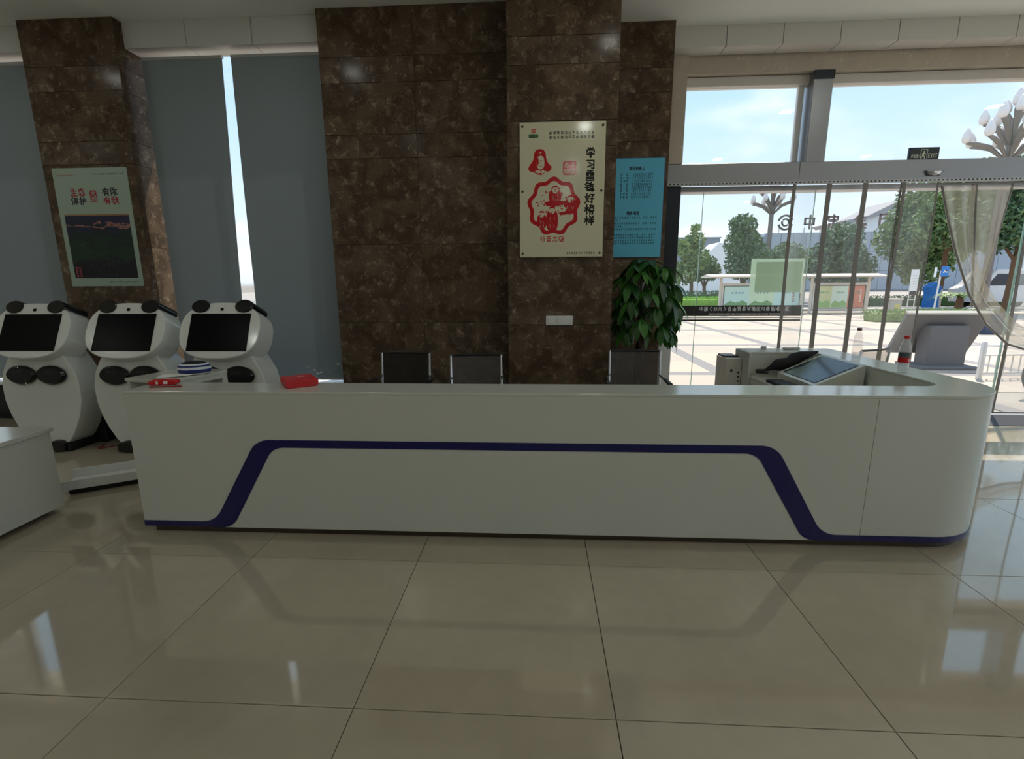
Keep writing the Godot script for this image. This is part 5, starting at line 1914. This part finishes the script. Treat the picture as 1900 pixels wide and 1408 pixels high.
func greenery():
	tree("feathery light green tree beside the dark door post", Vector3(10.6, GY, -35), [[Vector3(-0.7, 2.2, 0), 1.0], [Vector3(0.2, 3.2, 0), 1.0], [Vector3(0.1, 4.4, 0), 0.7], [Vector3(0.1, 5.2, 0), 0.35], [Vector3(-0.9, 3.9, 0.3), 0.7]], 1.6, 2600, 0.14, [1, 0], 101)
	tree("small round tree behind the lime green hedge", Vector3(12.15, GY, -37.0), [[Vector3(0, 2.6, 0), 1.0], [Vector3(-0.5, 2.2, 0), 0.7], [Vector3(0.5, 2.3, 0), 0.7]], 1.3, 2200, 0.13, [0, 2], 111)
	tree("tall egg-shaped green tree between pavilion and grey hall", Vector3(14.1, GY, -35), [[Vector3(0, 2.8, 0), 1.3], [Vector3(-0.2, 4.1, 0), 1.25], [Vector3(-0.3, 5.3, 0), 0.9], [Vector3(0.5, 3.3, 0.2), 1.1], [Vector3(-0.9, 5.5, 0), 0.35]], 1.2, 5200, 0.14, [2, 0], 121)
	tree("low green tree behind the frosted film", Vector3(19.2, GY, -39), [[Vector3(-0.3, 3.2, 0), 1.5], [Vector3(1.0, 3.0, 0), 1.2], [Vector3(-1.4, 2.6, 0), 1.0]], 1.2, 3600, 0.15, [0, 2], 131)
	tree("dark green bushy tree behind the right bulletin board", Vector3(19.6, GY, -34), [[Vector3(0, 2.9, 0), 1.8], [Vector3(0.3, 4.2, 0), 1.3], [Vector3(-1.2, 2.6, 0.3), 1.2], [Vector3(1.3, 2.4, 0), 1.3]], 1.2, 6500, 0.15, [2, 0], 141)
	tree("broad yellow-green tree over the bus stop", Vector3(27.0, GY, -36.8), [[Vector3(0, 4.6, 0), 1.9], [Vector3(-1.2, 3.6, 0.2), 1.5], [Vector3(1.0, 3.4, 0), 1.6], [Vector3(-0.4, 5.8, 0), 1.3], [Vector3(0.2, 2.2, 0), 1.4]], 2.0, 8000, 0.15, [1, 0], 151, false, 1.24)
	tree("tall leafy tree with a white painted trunk foot", Vector3(24.1, GY, -31.0), [[Vector3(0.6, 5.2, 0), 2.0], [Vector3(1.8, 4.4, 0.4), 1.5], [Vector3(-0.6, 4.4, 0.2), 1.4], [Vector3(1.4, 6.4, 0), 1.6]], 3.4, 8000, 0.15, [0, 1], 161, true, 1.08)
	tree("large shady tree behind the tied curtain", Vector3(22.9, GY, -25.3), [[Vector3(0, 5.0, 0), 2.2], [Vector3(-1.6, 4.4, 0), 1.5], [Vector3(1.8, 4.6, 0), 1.8], [Vector3(0.4, 6.6, 0), 1.8], [Vector3(3.2, 5.4, 0), 2.0]], 3.0, 9000, 0.16, [2, 0], 171, false, 0.93)
	# low palm
	var p = thing("low_palm", "low palm with arching fronds behind the stone sign", "plant", Vector3(21.3, GY, -26.0))
	var st = mb()
	tube(st, [Vector3.ZERO, Vector3(0.03, 0.8, 0)], [0.2, 0.14], 10)
	obj("trunk", st, M.trunk_bark, p)
	for k in 15:
		var a = TAU * k / 15.0
		var d = Vector3(cos(a), 0, sin(a))
		var side = Vector3(-sin(a), 0, cos(a))
		st = mb()
		for i in 9:
			var u0 = i / 9.0
			var u1 = (i + 1) / 9.0
			var q0 = d * (1.25 * u0) + Vector3(0, 0.8 + 0.95 * u0 - 1.15 * u0 * u0, 0)
			var q1 = d * (1.25 * u1) + Vector3(0, 0.8 + 0.95 * u1 - 1.15 * u1 * u1, 0)
			for s in [-1, 1]:
				tri(st, q0, q1, (q0 + q1) / 2 + side * s * 0.32 * sin(PI * clampf(u0 + 0.15, 0, 1)) + Vector3(0, -0.08, 0) + d * 0.12)
		obj("frond", st, M["foliage_%d" % (k % 2)], p)
	# hedges
	for h in [["lime_hedge", "bright lime green clipped hedge behind the plaza", Vector3(10.2, 0.28, -32.0), Vector3(5.6, 0.62, 1.0), M.hedge_lime, 3200], ["dark_hedge", "dark green hedge row behind the lime hedge", Vector3(10.8, 0.5, -33.0), Vector3(7.0, 0.95, 0.5), M.hedge_dark, 3000], ["shrub_bed", "low shrub bed behind the stone sign", Vector3(15.6, 0.2, -20.4), Vector3(4.6, 0.42, 1.0), M.foliage_1, 2200], ["roadside_hedge", "low dark hedge along the road behind the signs", Vector3(24.0, 0.3, -32.6), Vector3(12.0, 0.62, 0.8), M.hedge_dark, 3000]]:
		var t = thing(h[0], h[1], "hedge", Vector3(h[2].x, GY, h[2].z))
		obj("stems", bx(Vector3(0, h[3].y * 0.42, 0), Vector3(h[3].x * 0.97, h[3].y * 0.84, h[3].z * 0.8), 0.04), h[4], t)
		var r = RandomNumberGenerator.new()
		r.seed = h[5]
		st = mb()
		for i in h[5]:
			var q = Vector3(r.randf_range(-0.5, 0.5) * h[3].x, r.randf_range(0.25, 1.05) * h[3].y, r.randf_range(-0.5, 0.5) * h[3].z)
			var u = Vector3(r.randfn(), absf(r.randfn()) + 0.4, r.randfn()).normalized() * 0.10
			var v = u.cross(Vector3(r.randfn(), r.randfn(), r.randfn())).normalized() * 0.04
			tri(st, q - v, q + v, q + u)
		obj("leaves", st, h[4], t).set_meta("kind", "stuff")
